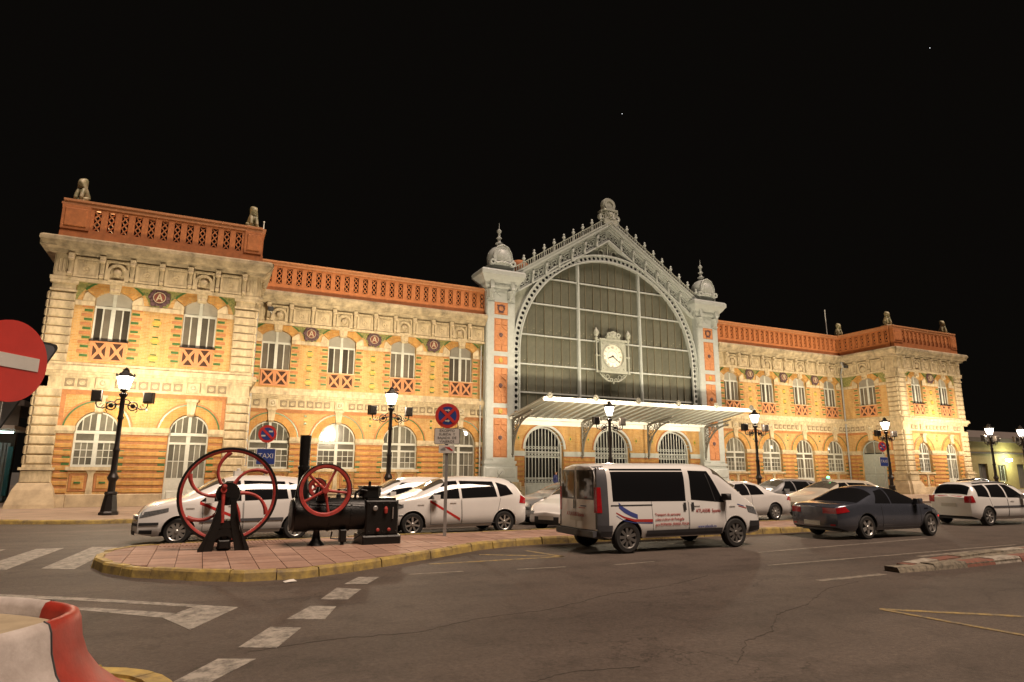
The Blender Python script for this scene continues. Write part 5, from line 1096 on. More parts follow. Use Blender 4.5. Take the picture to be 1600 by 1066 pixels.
# ================================================================ ROOF SCULPTURES, FLAGPOLES
def skin_mesh(name, verts, edges, radii, root, mt, lvl=2):
    me = bpy.data.meshes.new(name); me.from_pydata(verts, edges, []); o = bpy.data.objects.new('tmp', me); C.objects.link(o)
    o.modifiers.new('s', 'SKIN'); o.modifiers.new('u', 'SUBSURF').levels = lvl
    for i, d in enumerate(me.skin_vertices[0].data): d.radius = radii[i] if isinstance(radii[i], tuple) else (radii[i],)*2; d.use_root = (i == root)
    bpy.context.view_layer.update(); r = bpy.data.meshes.new_from_object(o.evaluated_get(bpy.context.evaluated_depsgraph_get())); bpy.data.objects.remove(o); bpy.data.meshes.remove(me)
    r.materials.clear(); r.materials.append(mt); r.polygons.foreach_set('use_smooth', [True]*len(r.polygons)); r.name = name; return r
# seated lion-like beast: rump, chest, neck, head, muzzle, forelegs, haunches, mane
sv = [(0, .16, .2), (0, .08, .5), (0, -.02, .78), (0, -.1, 1.06), (0, -.36, 1.02), (.14, -.2, .6), (.15, -.3, .12), (-.14, -.2, .6), (-.15, -.3, .12), (.2, .02, .2), (.24, -.22, .12), (-.2, .02, .2), (-.24, -.22, .12), (.16, -.02, 1.24), (-.16, -.02, 1.24)]
se = [(0, 1), (1, 2), (2, 3), (3, 4), (1, 5), (5, 6), (1, 7), (7, 8), (0, 9), (9, 10), (0, 11), (11, 12), (3, 13), (3, 14)]
beast = skin_mesh('body', sv, se, [.27, .27, .17, .21, .1, .1, .09, .1, .09, .15, .09, .15, .09, .06, .06], 0, M['statue'])
slab = MB().bev(-.42, .42, -.45, .45, -.02, .1, .03).box(-.36, .36, -.4, .4, .08, .16).mesh('base_slab', M['stone'])
for x, y, rz, lab in ((-33.9, -4.75, -.5, 'pale glazed beast sculpture on the leftmost roof corner'), (-26.15, -4.75, .3, 'slim glazed beast sculpture beside the white flagpole at the end of the left pavilion'), (26.1, -4.75, -.3, 'glazed beast sculpture on the corner pier of the right pavilion'), (34.0, -4.75, -.6, 'small glazed beast sculpture on the rightmost roof corner'), (26.3, .3, -.2, 'dark glazed beast sculpture at the angle between right wing and pavilion')):
    b = thing('roof_sculpture', lab, 'sculpture', (x, y, 14.44), rz, 'beast sculptures on the balustrades'); put('base_slab', slab, b); put('body', beast, b, (0, 0, .12))
for x, lab in ((-25.2, 'thin white flagpole on the roof beside the left pavilion'), (26.9, 'thin white flagpole on the roof above the right wing')):
    p = thing('flagpole', lab, 'flagpole', (x, 2, 12.5)); obj('pole', MB().lathe([(.06, 0), (.05, 2.5), (.035, 5.05)], n=8), M['white'], p); obj('finial', MB().lathe([(0, 5.03), (.06, 5.07), (.06, 5.12), (0, 5.16)], n=8), M['white'], p)
rf = thing('roof_floodlight', 'roof floodlight glowing behind the left end of the pavilion balustrade', 'floodlight', (-33.1, -3.6, 12.5))
obj('housing', MB().bev(-.2, .2, -.16, .16, .25, .5, .03), M['trim'], rf); obj('stand', MB().box(-.03, .03, -.03, .03, 0, .26).box(-.15, .15, -.12, .12, 0, .03), M['galv'], rf)
pl = bpy.data.lights.new('roof_floodlight_beam', 'POINT'); pl.energy = 260; pl.color = (1, .72, .36); pl.shadow_soft_size = .1; po = bpy.data.objects.new('roof_floodlight_beam', pl); C.objects.link(po); po.location = (-33.3, -3.9, 13.15)
# small floodlights on the cornices and birds' nests of wiring are left plain: two cornice floodlights
for x, y, z, lab in ((-24.55, -.55, 11.25, 'small cornice floodlight beside the downpipe of the left wing'), (24.9, -1.2, 11.3, 'small cornice floodlight in the angle of the right wing')):
    c = thing('cornice_floodlight', lab, 'floodlight', (x, y, z)); obj('housing', MB().bev(-.16, .16, -.14, .1, -.1, .14, .03), M['trim'], c); obj('bracket', MB().tube([(0, .05, -.1), (.1, .1, -.22), (.1, .42, -.22)], .025, 6), M['galv'], c)
# ================================================================ BUILDINGS BEYOND
bR = thing('low_building', 'low ochre building with lit doorway beyond the right end of the station', 'building', (52, 6, 0))
obj('wall', MB().holed([(0, 0), (40, 0), (40, 5.6), (0, 5.6)], [[(x, .1), (x+1.8, .1), (x+1.8, 3), (x, 3)] for x in (4, 12, 20, 28, 35)]+[[(x, .9), (x+1.6, .9), (x+1.6, 2.9), (x, 2.9)] for x in (8, 16, 24, 32)], 0, .4), M['bgwall'], bR)
obj('cornice', MB().box(-.3, 40.3, -.4, .2, 5.6, 6.1).box(-.1, 40.1, -.12, .05, 4.2, 4.4), M['bgdark'], bR)
for x in (4, 12, 20, 28, 35): obj('door', MB().bev(x, x+1.8, .2, .3, .1, 3, .04).box(x+.88, x+.92, .17, .21, .1, 3), M['bgdark'], bR)
for x in (8, 16, 24, 32): w_ = obj('window', MB().box(x, x+.1, .2, .3, .9, 2.9).box(x+1.5, x+1.6, .2, .3, .9, 2.9).box(x+.1, x+1.5, .2, .3, .9, 1).box(x+.1, x+1.5, .2, .3, 2.8, 2.9).box(x+.76, x+.84, .2, .3, 1, 2.8), M['frame'], bR); put('pane', MB().box(x+.1, x+1.5, .24, .25, 1, 2.8).mesh('pane', M['glass_up']), w_)
obj('roof', MB().add([(-.3, -.3, 6.1), (40.3, -.3, 6.1), (40.3, 12, 6.1), (-.3, 12, 6.1), (0, 6, 7.6), (40, 6, 7.6)], [(0, 1, 5, 4), (2, 3, 4, 5), (0, 4, 3), (1, 2, 5), (0, 3, 2, 1)]), M['roofm'], bR)
for x, lab in ((9.5, 'bright wall lamp on the low ochre building right of the station'), (22, 'bright wall lamp at the right edge on the low ochre building')):
    wl = thing('wall_lamp', lab, 'wall lamp', (52+x, 6, 3.5)); obj('lamp_bracket', MB().box(-.05, .05, -.4, 0, .1, .16), M['trim'], wl); obj('lamp_shade', MB().lathe([(0, -.25), (.3, -.15), (.34, 0), (.3, .1), (0, .14)], (0, -.5, 0), 12), M['wlamp'], wl, smooth=50)
    pl = bpy.data.lights.new('wall_lamp_light', 'POINT'); pl.energy = 420; pl.color = (.92, 1, .66); pl.shadow_soft_size = .3; po = bpy.data.objects.new('wall_lamp_light', pl); C.objects.link(po); po.location = (52+x, 5.0, 3.5)
sh = thing('arched_shed', 'dim barrel roofed shed behind the low ochre building at far right', 'building', (84, 22, 0))
obj('wall', MB().arc(0, .6, 0.01, 7.4, -pi/2, pi/2, 0, 14, 18).box(-7.4, 7.4, 0, 14, 0, .6), M['bgdark'], sh); obj('roof', MB().arc(0, .6, 7.4, 7.9, -pi/2, pi/2, -.4, 14.4, 18), M['roofm'], sh)
for x in (-5, 0, 5): obj('window', MB().bev(x-1, x+1, -.06, .1, 1.5, 4, .04), M['frame'], sh)
bL = thing('side_building', 'dark flat roofed building with pale lit awning beyond the left pavilion', 'building', (-40.3, 3, 0))
obj('wall', MB().holed([(-14, 0), (3.6, 0), (3.6, 5.2), (-14, 5.2)], [[(x, .1), (x+1.3, .1), (x+1.3, 2.7), (x, 2.7)] for x in (-12, -8, -4, .3)], 0, .3), M['bgdark'], bL)
obj('roof', MB().box(-14.2, 3.8, -.3, 10, 5.2, 5.5), M['roofm'], bL); obj('awning', MB().prism([(-14, 3.75), (4.2, 3.75), (4.2, 3.95), (-14, 3.95)], -3.4, 0), M['signwhite'], bL)
for i in range(10): obj('shutter_slat', MB().bev(1.75+i*.17, 1.9+i*.17, -.05, .02, .1, 3.2, .02), M['galv'], bL)
for x in (-12, -8, -4, .3): obj('door', MB().bev(x, x+1.3, .1, .2, .1, 2.7, .03), M['tealwall'], bL)
obj('side_panel', MB().bev(3.35, 3.58, -.1, -.01, .4, 3.0, .02), M['tealwall'], bL)
tl = thing('awning_tube', 'pale green fluorescent tube under the awning at the far left', 'lamp', (-38.2, 0, 3.6)); obj('tube', MB().tube([(-2.5, 0, .02), (2.0, 0, .02)], .05, 8), M['tube'], tl); obj('fitting', MB().box(-2.6, 2.1, -.06, .06, .06, .15), M['white'], tl)
# ================================================================ VEHICLES
def interp(pts, x):
    if x <= pts[0][0]: return pts[0][1]
    for (a, b), (c, d) in zip(pts, pts[1:]):
        if x <= c:
            t = (x-a)/(c-a) if c > a else 0
            return b+(d-b)*t
    return pts[-1][1]
def smooth(pts, x, w=.10):
    return sum(interp(pts, x+w*k/4)*(5-abs(k)) for k in range(-4, 5))/25
class Body:                                               # car body: x from tail (0) to nose (L), y across, z up
    def __init__(s, **k):
        s.__dict__.update(dict(zb=.22, Rw=.31, tum=.36, n=3.2, fr=.85, rr=.5, fa=.26, ra=.16, Rarch=.375, bulge=.10, sw=.1), **k)
    def plan(s, x):
        h = s.W/2
        if x > s.L-s.fr: h *= 1-s.fa*((x-s.L+s.fr)/s.fr)**2.6
        if x < s.rr: h *= 1-s.ra*((s.rr-x)/s.rr)**2.6
        return h
    def zbot(s, x, lift=True):
        z = s.zb
        if x > s.L-.35: z += .06*((x-s.L+.35)/.35)**2
        if x < .4: z += .10*((.4-x)/.4)**1.5
        if lift:
            for c in s.wx:
                d = abs(x-c)
                if d < s.Rarch: z = max(z, s.Rw+sqrt(s.Rarch**2-d*d)-.0)
        return z
    def zbelt(s, x): return min(smooth(s.belt, x, s.sw), s.ztop(x)-.03)
    def ztop(s, x): return smooth(s.top, x, s.sw)
    def side(s, x, z):                                    # half width at a height
        zb, ze, zt = s.zb, s.zbelt(x), s.ztop(x); p = s.plan(x)
        if z <= ze:
            t = max(0, (z-zb)/(ze-zb)); f = 1-.10*max(0, (.38-t)/.38)**2-.035*max(0, (t-.38)/.62)**2
            return p*f
        h = zt-ze; q = min(1, (z-ze)/h); return p*.965*(1-s.tum*h*q)*max(0, 1-q**s.n)**(1/s.n)
    def top_pt(s, x, a):                                  # point of the upper shell at section angle a (0 belt .. 90 roof centre)
        ze, zt = s.zbelt(x), s.ztop(x); h = zt-ze; sq = sin(abs(a))**(2/s.n); c = max(0, cos(a))**(2/s.n)
        return Vector((x, s.plan(x)*.965*(1-s.tum*h*sq)*c, ze+h*sq))
    def shell(s, NX=96, NL=7, NU=9):
        m = MB(); xs = [s.L*(i/NX) for i in range(NX+1)]; R = []
        for x in xs:
            zb, ze = s.zbot(x), s.zbelt(x); zb = min(zb, ze-.02); r = []
            for j in range(NL+1): z = zb+(ze-zb)*j/NL; r.append((s.side(x, z), z))
            for j in range(1, NU+1): p = s.top_pt(x, pi/2*j/NU); r.append((p.y, p.z))
            R.append([(x, -y, z) for y, z in r]+[(x, y, z) for y, z in reversed(r[:-1])])
        k = len(R[0]); vs = [p for r in R for p in r]
        fs = [(i*k+j, (i+1)*k+j, (i+1)*k+j+1, i*k+j+1) for i in range(NX) for j in range(k-1)]
        m.add(vs, fs)
        for e, sg in ((0, -1), (NX, 1)):                  # rounded tail and nose
            r = R[e]; h = k//2; rows = []
            for j in range(h+1):
                a, b = Vector(r[j]), Vector(r[k-1-j]); row = []
                for q in range(9):
                    v = q/4-1; p = a.lerp(b, q/8); tz = j/h; p.x += sg*s.bulge*(1-v*v)*(1 if j else 1); row.append(p)
                rows.append(row)
            m.add([p for row in rows for p in row], [(j*9+q, j*9+q+1, (j+1)*9+q+1, (j+1)*9+q) for j in range(h) for q in range(8)])
        return m
    def patch(s, fn, nu, nv, off, thick=.004):            # thin sheet laid on the body: fn(u, v) -> point
        g = [[fn(i/nu, j/nv) for j in range(nv+1)] for i in range(nu+1)]; vs = []
        for i in range(nu+1):
            for j in range(nv+1):
                a = g[min(i+1, nu)][j]-g[max(i-1, 0)][j]; b = g[i][min(j+1, nv)]-g[i][max(j-1, 0)]; n = a.cross(b)
                n = n.normalized() if n.length > 1e-9 else Vector((0, 0, 1))
                c = g[i][j]-Vector((s.L/2, 0, .6))
                if n.dot(c) < 0: n = -n
                vs.append(g[i][j]+n*off)
        return MB().add(vs, [(i*(nv+1)+j, (i+1)*(nv+1)+j, (i+1)*(nv+1)+j+1, i*(nv+1)+j+1) for i in range(nu) for j in range(nv)])
    def sidequad(s, sg, lo, hi, off=.005, nu=10, nv=5):   # lo, hi: lower and upper edge as (x, z) polylines
        def fn(u, v):
            x = lo[0][0]+(lo[-1][0]-lo[0][0])*u; xh = hi[0][0]+(hi[-1][0]-hi[0][0])*u; z0 = interp(lo, x); z1 = interp(hi, xh)
            xx = x+(xh-x)*v; zz = z0+(z1-z0)*v; return Vector((xx, sg*s.side(xx, zz), zz))
        return s.patch(fn, nu, nv, off)
    def topquad(s, x0, x1, a0, a1, off=.005, nu=10, nv=14, xa=None):
        # across the top between section angles; x0 is a fn of |a| for curved edges
        def fn(u, v):
            t = -1+2*v; aa = a0+(pi/2-a0)*(1-abs(t)); x = x0+(x1-x0)*u
            p = s.top_pt(x, aa); p.y *= (-1 if t < 0 else 1); return p
        return s.patch(fn, nu, nv, off)
    def end(s, rear, y0, y1, z0, z1, off=.006, nu=6, nv=4):
        X = 0 if rear else s.L; sg = -1 if rear else 1
        def fn(u, v):
            z = z0+(z1-z0)*v; y = y0+(y1-y0)*u; h = max(.05, s.side(X, z)); q = max(-1, min(1, y/h)); return Vector((X+sg*s.bulge*(1-q*q), y, z))
        return s.patch(fn, nu, nv, off)
def make_wheel(R, w, style):
    ty = MB().lathe([(R*.66, -w/2), (R*.9, -w/2), (R*.985, -w/2+.025), (R, -w/2+.05), (R, w/2-.05), (R*.985, w/2-.025), (R*.9, w/2), (R*.66, w/2), (R*.66, -w/2)], n=30, axis='y').mesh('tyre', M['tyre'], 35)
    rm = MB(); rm.lathe([(R*.60, -w/2+.02), (R*.68, -w/2-.002), (R*.68, -w/2+.02), (R*.6, -w/2+.04), (R*.60, -w/2+.02)], n=30, axis='y'); rm.lathe([(R*.62, -w/2+.07), (R*.62, w/2-.02)], n=24, axis='y', m=1)
    rm.lathe([(R*.16, -w/2+.0), (R*.12, -w/2-.012), (0, -w/2-.014)], n=12, axis='y')
    ns = {'alloy': 7, 'cap': 9, 'five': 5, 'steel': 9}[style]; wd = {'alloy': .085, 'cap': .12, 'five': .15, 'steel': .10}[style]
    for i in range(ns):
        a = 2*pi*i/ns; c, d = cos(a), sin(a); P = [(R*.1, -wd*R*.8), (R*.64, -wd*R), (R*.64, wd*R), (R*.1, wd*R*.8)]
        rm.prism([(c*x-d*y, d*x+c*y) for x, y in P], -w/2+.008+.0004*(i % 3), -w/2+.04)
    return ty, rm.mesh('rim', [M['steel' if style == 'steel' else 'alloy'], M['trim']], 35)
_wc = {}
def car(name, label, cat, loc, rz, B, paint, style, wins, ws, rw, steer=0, stripe=None, group=None, extra=None, rail=None, taxi=False):
    t = thing(name, label, cat, loc, rz, group)
    body = obj('body', B.shell(), paint, t, (0, 0, 0), smooth=42)
    ub = MB().box(.25, B.L-.3, -B.W*.36, B.W*.36, B.zb-.02, .62)
    obj('underbody', ub, M['trim'], t)
    key = (B.Rw, style)
    if key not in _wc: _wc[key] = make_wheel(B.Rw, .2, style)
    ty, rm = _wc[key]
    for i, x in enumerate(B.wx):
        for s in (-1, 1):
            w = thing('wheel', '', ''); del w['label'], w['category']; w.parent = t; w.location = (x, s*(B.W/2-.115), B.Rw); w.rotation_euler = (0, random.uniform(0, 1), (0 if s < 0 else pi)+(steer if i else 0))
            w.rotation_mode = 'ZYX' if False else 'XYZ'
            put('tyre', ty, w); put('rim', rm, w)
    for s in (-1, 1):
        for (lo, hi) in wins: obj('side_window', B.sidequad(s, lo, hi, .004, 14, 6), M['carglass'], t, smooth=60)
    if ws: obj('windscreen', B.topquad(ws[0], ws[1], ws[2], 0), M['ws'], t, smooth=60)
    if rw: obj('rear_window', B.topquad(rw[0], rw[1], rw[2], 0), M['carglass'], t, smooth=60)
    for s in (-1, 1):
        for (a, b, c, d) in B.doors:                       # door seams
            z1 = B.zbelt((a+c)/2); m = MB()
            for (xa, za, xb, zb_) in ((a, B.zb+.08, b, z1), (c, B.zb+.08, d, z1)):
                n_ = 8; P = [(xa+(xb-xa)*i/n_, za+(zb_-za)*i/n_) for i in range(n_+1)]
                m.tube([(x, s*(B.side(x, z)+.0005), z) for x, z in P], .0055, 4)
            xs = [a+(c-a)*i/10 for i in range(11)]; m.tube([(x, s*(B.side(x, B.zb+.08)+.0005), B.zb+.08) for x in xs], .006, 4)
            obj('door_seam', m, M['trim'], t)
            hx = b+.16 if b < B.L*.5 else b+.16; hz = z1-.09
            obj('door_handle', B.sidequad(s, [(hx, hz-.018), (hx+.19, hz-.018)], [(hx, hz+.018), (hx+.19, hz+.018)], .022, 4, 2), paint, t)
        mx, mz = B.mirror
        y = B.side(mx, mz-.04); o = obj('mirror', MB().bev(mx-.09, mx+.09, -.09, .09, -.07, .08, .04), M['trim'] if cat == 'minibus' else paint, t, (0, 0, 0), smooth=50)
        o.location = (mx-.0, s*(y+.12), mz+.04); o.data.transform(Matrix.Translation((-mx, 0, 0)))
        sm = put('mirror_stem', MB().box(-.03, .03, -.08, .08, -.02, .02).mesh('mirror_stem', M['trim']), o, (0, -s*.07, -.05))
        for (lo, hi, m_) in B.strips: obj('side_strip', B.sidequad(s, lo, hi, .014, 16, 2), M[m_], t)
        for (lo, hi) in B.tails: obj('tail_lamp', B.sidequad(s, lo, hi, .006, 6, 4), M['taillamp'], t, smooth=60)
        for (lo, hi) in B.heads: obj('headlight', B.sidequad(s, lo, hi, .006, 8, 4), M['headlamp'], t, smooth=60)
    for (y0, y1, z0, z1) in B.tails_end:
        for s in (-1, 1): obj('tail_lamp', B.end(True, s*y0, s*y1, z0, z1), M['taillamp'], t, smooth=60)
    for (y0, y1, z0, z1) in B.heads_end:
        for s in (-1, 1): obj('headlight', B.end(False, s*y0, s*y1, z0, z1), M['headlamp'], t, smooth=60)
    for rear, zp in ((True, B.plates[1]), (False, B.plates[0])):
        p = obj('number_plate', B.end(rear, -.26, .26, zp, zp+.115, .012), M['plate'], t)
    for (rear, y, z0, z1, mm) in B.grilles: obj('grille', B.end(rear, -y, y, z0, z1, .006), M[mm], t)
    if rail:
        for s in (-1, 1): obj('roof_rail', MB().tube([(x, s*(B.top_pt(x, radians(52)).y), B.top_pt(x, radians(52)).z+.03) for x in [rail[0]+(rail[1]-rail[0])*i/8 for i in range(9)]], .018, 6), M['trim'], t)
    for s in (-1, 1):
        arch = MB()
        for c in B.wx: arch.tube([(c+B.Rarch*cos(pi*k/16), s*(B.side(c+B.Rarch*cos(pi*k/16), min(B.zbelt(c)-.02, B.Rw+B.Rarch*sin(pi*k/16)))-.01), B.Rw+B.Rarch*sin(pi*k/16)) for k in range(17)], .014, 5)
        obj('wheel_arch', arch, M['trim'] if paint != M['carwhite'] else paint, t, smooth=50)
    if stripe:
        for s in (-1, 1):
            (xa, za), (xb, zb_), w = stripe
            obj('diagonal_stripe', B.sidequad(s, [(xa, za-w), (xb, zb_-w)], [(xa, za+w), (xb, zb_+w)], .003, 18, 2), M['redstripe'], t, smooth=60)
    if taxi is not False:
        px = taxi; z = B.ztop(px)
        sg = obj('taxi_sign', MB().bev(-.10, .10, -.16, .16, 0, .13, .03), M['signwhite'], t, (px, 0, z-.01)); put('sign_lamp', MB().lathe([(.05, .12), (.05, .18), (.02, .2), (0, .2)], (0, .1, 0), 8).mesh('sign_lamp', M['greenlight'] if 'green' in label else M['signwhite']), sg)
    aer = obj('aerial', MB().tube([(B.aer, .0, B.ztop(B.aer)-.01), (B.aer-.18, 0, B.ztop(B.aer)+.2)], .006, 4), M['trim'], t)
    if extra: extra(t, B)
    return t
def mpv(L, W, H, wb, ro, **k):                            # rounded one-box family car / taxi
    w0, w1 = ro, ro+wb
    return Body(L=L, W=W, wx=(w0, w1), top=[(0, H*.60), (.05, H*.66), (.28, H*.90), (.55, H*.965), (1.1, H*.99), (1.7, H), (2.25, H*.985), (2.65, H*.93), (L-1.0, H*.70), (L-.85, H*.675), (L-.35, H*.60), (L-.12, H*.545), (L-.03, H*.48), (L, H*.38)],
                belt=[(0, H*.60), (.4, H*.625), (1.5, H*.61), (2.6, H*.585), (L-1.0, H*.60), (L-.75, H*.585), (L-.3, H*.53), (L, H*.35)], doors=[(w1-.52, w1-.48, w1-1.42, w1-1.40), (w1-1.44, w1-1.42, w0+.30, w0+.12)], mirror=(w1-.62, H*.61), aer=.6,
                strips=[], tails=[([(-.0, H*.50), (.26, H*.52)], [(.0, H*.60), (.20, H*.66)])], heads=[([(L-.60, H*.475), (L-.02, H*.385)], [(L-.60, H*.53), (L-.06, H*.465)])], tails_end=[(.45, .70, H*.50, H*.60)], heads_end=[(.33, .64, H*.34, H*.41)],
                plates=(.34, .62), grilles=[(False, .5, .235, .33, 'trim'), (False, .3, .44, .50, 'trim')], **k)
def taxi_windows(B, H, w0, w1):
    b = lambda x: B.zbelt(x)+.025
    return [([(w1-1.36, b(w1-1.36)), (w1-.42, b(w1-.42))], [(w1-1.34, H*.915), (w1-1.02, H*.905)]), ([(w0+.22, b(w0+.2)), (w1-1.44, b(w1-1.44))], [(w0+.30, H*.90), (w1-1.42, H*.915)]), ([(.45, b(.4)+.06), (w0+.14, b(w0))], [(.62, H*.83), (w0+.20, H*.89)])]
# taxi in front of the flywheel: nose to the left
B = mpv(4.28, 1.75, 1.62, 2.72, .72, strips_=0); B.strips = [([(1.05, .50), (3.0, .50)], [(1.05, .57), (3.0, .57)], 'greytrim')]; B.strips += [([(3.86, .47), (4.26, .45)], [(3.86, .53), (4.26, .52)], 'trim'), ([(3.98, .27), (4.24, .28)], [(3.98, .36), (4.24, .36)], 'trim')]; B.grilles += [(False, .62, .44, .50, 'greytrim')]
def at_wheel(B, front_x, y, rz=pi): return (front_x+B.wx[1] if rz else front_x-B.wx[1], y, 0)
TG = 'white taxis waiting in front of the station'
def nose_left(name, label, fx, ynear, B, paint, style, H, turn=0, **k):
    w0, w1 = B.wx
    # facing -x: local +y is the side towards the camera
    t = car(name, label, 'car', (0, 0, 0), pi+turn, B, paint, style, taxi_windows(B, H, w0, w1), (w1-.36, w1-.98, radians(46)), (.1, .42, radians(46)), **k)
    d = Vector((w1, B.W/2-.02, 0)); d.rotate(Matrix.Rotation(pi+turn, 3, 'Z')); t.location = (fx-d.x, ynear-d.y, 0); return t
nose_left('taxi', 'white taxi with red diagonal stripe and bumper strip seen through the big flywheel', -27.83, -22.75, B, M['carwhite'], 'cap', 1.62, turn=.10, steer=-.35, stripe=((2.1, .56), (3.02, .96), .035), group=TG, taxi=2.1)
B = mpv(4.36, 1.77, 1.61, 2.75, .74)
nose_left('taxi', 'white taxi with red door stripe between the portable engine and the no stopping sign', -22.13, -22.9, B, M['carwhite'], 'alloy', 1.61, stripe=((2.12, .42), (3.0, .92), .035), group=TG, taxi=False)
B = mpv(4.3, 1.75, 1.56, 2.7, .75)
nose_left('taxi', 'white car half hidden behind the striped taxi beside the sign post', -22.2, -18.6, B, M['carwhite'], 'cap', 1.5, group=TG)
B = mpv(4.35, 1.76, 1.46, 2.65, .85)
nose_left('parked_car', 'silver car with its sloping bonnet behind the tail of the striped taxi', -16.6, -20.9, B, M['carsilver'], 'alloy', 1.46, turn=.12)
B = mpv(4.1, 1.7, 1.36, 2.55, .75); B.grilles = [(False, .42, .25, .45, 'trim')]; B.heads_end = [(.46, .80, .50, .60)]; B.plates = (.36, .62)
q5 = nose_left('parked_car', 'low white car showing only its nose beside the tail of the minibus', -17.2, -23.9, B, M['carwhite'], 'alloy', 1.36, turn=.5)
d_ = Vector((B.L, 0, 0)); d_.rotate(Matrix.Rotation(pi+.5, 3, 'Z')); q5.location = (-18.15-d_.x, -23.25-d_.y, 0)
def sedan(L, W, H, wb, ro, **k):
    w0, w1 = ro, ro+wb
    return Body(L=L, W=W, wx=(w0, w1), tum=.42, top=[(0, H*.60), (.1, H*.655), (.55, H*.68), (.75, H*.70), (1.35, H*.93), (1.75, H*.99), (2.15, H), (2.6, H*.955), (3.35, H*.69), (3.5, H*.665), (L-.4, H*.575), (L-.12, H*.50), (L, H*.40)],
                belt=[(0, H*.58), (.5, H*.645), (1.5, H*.65), (2.6, H*.63), (3.4, H*.62), (L-.3, H*.48), (L, H*.38)], doors=[(w1-.5, w1-.46, w1-1.5, w1-1.48)], mirror=(w1-.6, H*.66), aer=1.3,
                strips=[], tails=[([(.0, H*.48), (.34, H*.52)], [(.0, H*.58), (.22, H*.615)])], heads=[([(L-.66, H*.46), (L-.02, H*.36)], [(L-.66, H*.53), (L-.06, H*.45)])], tails_end=[(.36, .72, H*.48, H*.585)], heads_end=[(.36, .64, H*.33, H*.42)],
                plates=(.34, .36), grilles=[(False, .5, .23, .33, 'trim'), (False, .3, .44, .49, 'trim'), (True, .6, .25, .29, 'trim')], **k)
def sedan_windows(B, H, w1):
    b = lambda x: B.zbelt(x)+.02
    return [([(w1-1.40, b(w1-1.4)), (w1-.42, b(w1-.42))], [(w1-1.38, H*.935), (w1-1.02, H*.915)]), ([(w1-2.12, b(w1-2.1)), (w1-1.44, b(w1-1.44))], [(w1-1.90, H*.885), (w1-1.42, H*.938)])]
def place(t, B, rz, fx, ynear, side, wheel=1):
    d = Vector((B.wx[wheel], side*(B.W/2-.02), 0)); d.rotate(Matrix.Rotation(rz, 3, 'Z')); t.location = (fx-d.x, ynear-d.y, 0)
B = sedan(4.45, 1.73, 1.44, 2.62, .95)
t = car('taxi', 'white saloon with its tail showing beyond the nose of the minibus', 'car', (0, 0, 0), pi, B, M['carwhite'], 'cap', sedan_windows(B, 1.44, B.wx[1]), (B.wx[1]-.3, B.wx[1]-.95, radians(42)), (.78, 1.3, radians(28)), group=TG); place(t, B, pi, -7.96, -22.3, 1, 0)
B = mpv(4.3, 1.75, 1.5, 2.65, .8)
nose_left('taxi', 'white hatchback standing further back behind the white saloon', -3.6, -18.3, B, M['carsilver'], 'cap', 1.5, group=TG)
B = mpv(4.4, 1.77, 1.5, 2.7, .8)
nose_left('taxi', 'pale taxi with a lit green roof lamp partly hidden by the dark coupe', -5.4, -22.6, B, M['cargold'], 'cap', 1.5, group=TG, taxi=2.5)
# dark blue grey coupe, nose to the right
B = sedan(4.36, 1.76, 1.40, 2.61, .98, fr=1.0, fa=.3); B.doors = [(B.wx[1]-.44, B.wx[1]-.40, B.wx[0]+.62, B.wx[0]+.60)]; B.tum = .5
b_ = lambda x: B.zbelt(x)+.02
cw = [([(B.wx[1]-1.55, b_(2.0)), (B.wx[1]-.36, b_(3.1))], [(B.wx[1]-1.52, 1.30), (B.wx[1]-.95, 1.285)]), ([(B.wx[1]-2.22, b_(1.4)), (B.wx[1]-1.60, b_(2.0))], [(B.wx[1]-1.95, 1.245), (B.wx[1]-1.57, 1.30)])]
def coupe_extra(t, B):
    obj('boot_seam', MB().tube([(p.x, p.y, p.z+.001) for p in [B.top_pt(.62, radians(a)) for a in (50, 60, 70, 80, 90)]]+[(p.x, -p.y, p.z+.001) for p in [B.top_pt(.62, radians(a)) for a in (80, 70, 60, 50)]], .005, 4), M['trim'], t)
    for s in (-1, 1): obj('bumper_reflector', B.end(True, s*.55, s*.68, .36, .40, .008), M['taillamp'], t)
    obj('side_marker', B.sidequad(-1, [(B.L-.30, .52), (B.L-.2, .52)], [(B.L-.30, .57), (B.L-.2, .57)], .008, 3, 2), M['brakelit'], t)
dk = car('coupe', 'dark blue grey coupe driving right with red tail lamps and alloy wheels', 'car', (0, 0, 0), -.02, B, M['cardark'], 'five', cw, (B.wx[1]-.3, B.wx[1]-.98, radians(42)), (.70, 1.42, radians(26)), steer=.12, extra=coupe_extra); place(dk, B, -.02, -11.22, -28.42, -1, 0)
# white hatchback estate on the right, nose to the right
B = mpv(4.0, 1.66, 1.5, 2.46, .72); B.strips = [([(.95, .60), (2.9, .60)], [(.95, .66), (2.9, .66)], 'greytrim')]; B.top = [(0, .92), (.04, 1.0), (.2, 1.36), (.34, 1.44)]+B.top[3:]
B.tails = [([(.0, .76), (.16, .78)], [(.0, .98), (.12, 1.0)])]; B.tails_end = [(.52, .74, .76, .98)]
hw_ = taxi_windows(B, 1.5, *B.wx); hw_[2] = ([(.30, B.zbelt(.3)+.05), (.86, B.zbelt(.9)+.02)], [(.36, 1.33), (.92, 1.36)])
t = car('hatchback', 'white hatchback estate with red tail lamps at the right edge of the photo', 'car', (0, 0, 0), -.06, B, M['carwhite'], 'alloy', hw_, (B.wx[1]-.3, B.wx[1]-.95, radians(44)), (.06, .24, radians(40)), rail=(.5, 2.2)); place(t, B, -.06, -3.09, -27.0, -1, 0)
B = mpv(4.2, 1.72, 1.5, 2.6, .75)
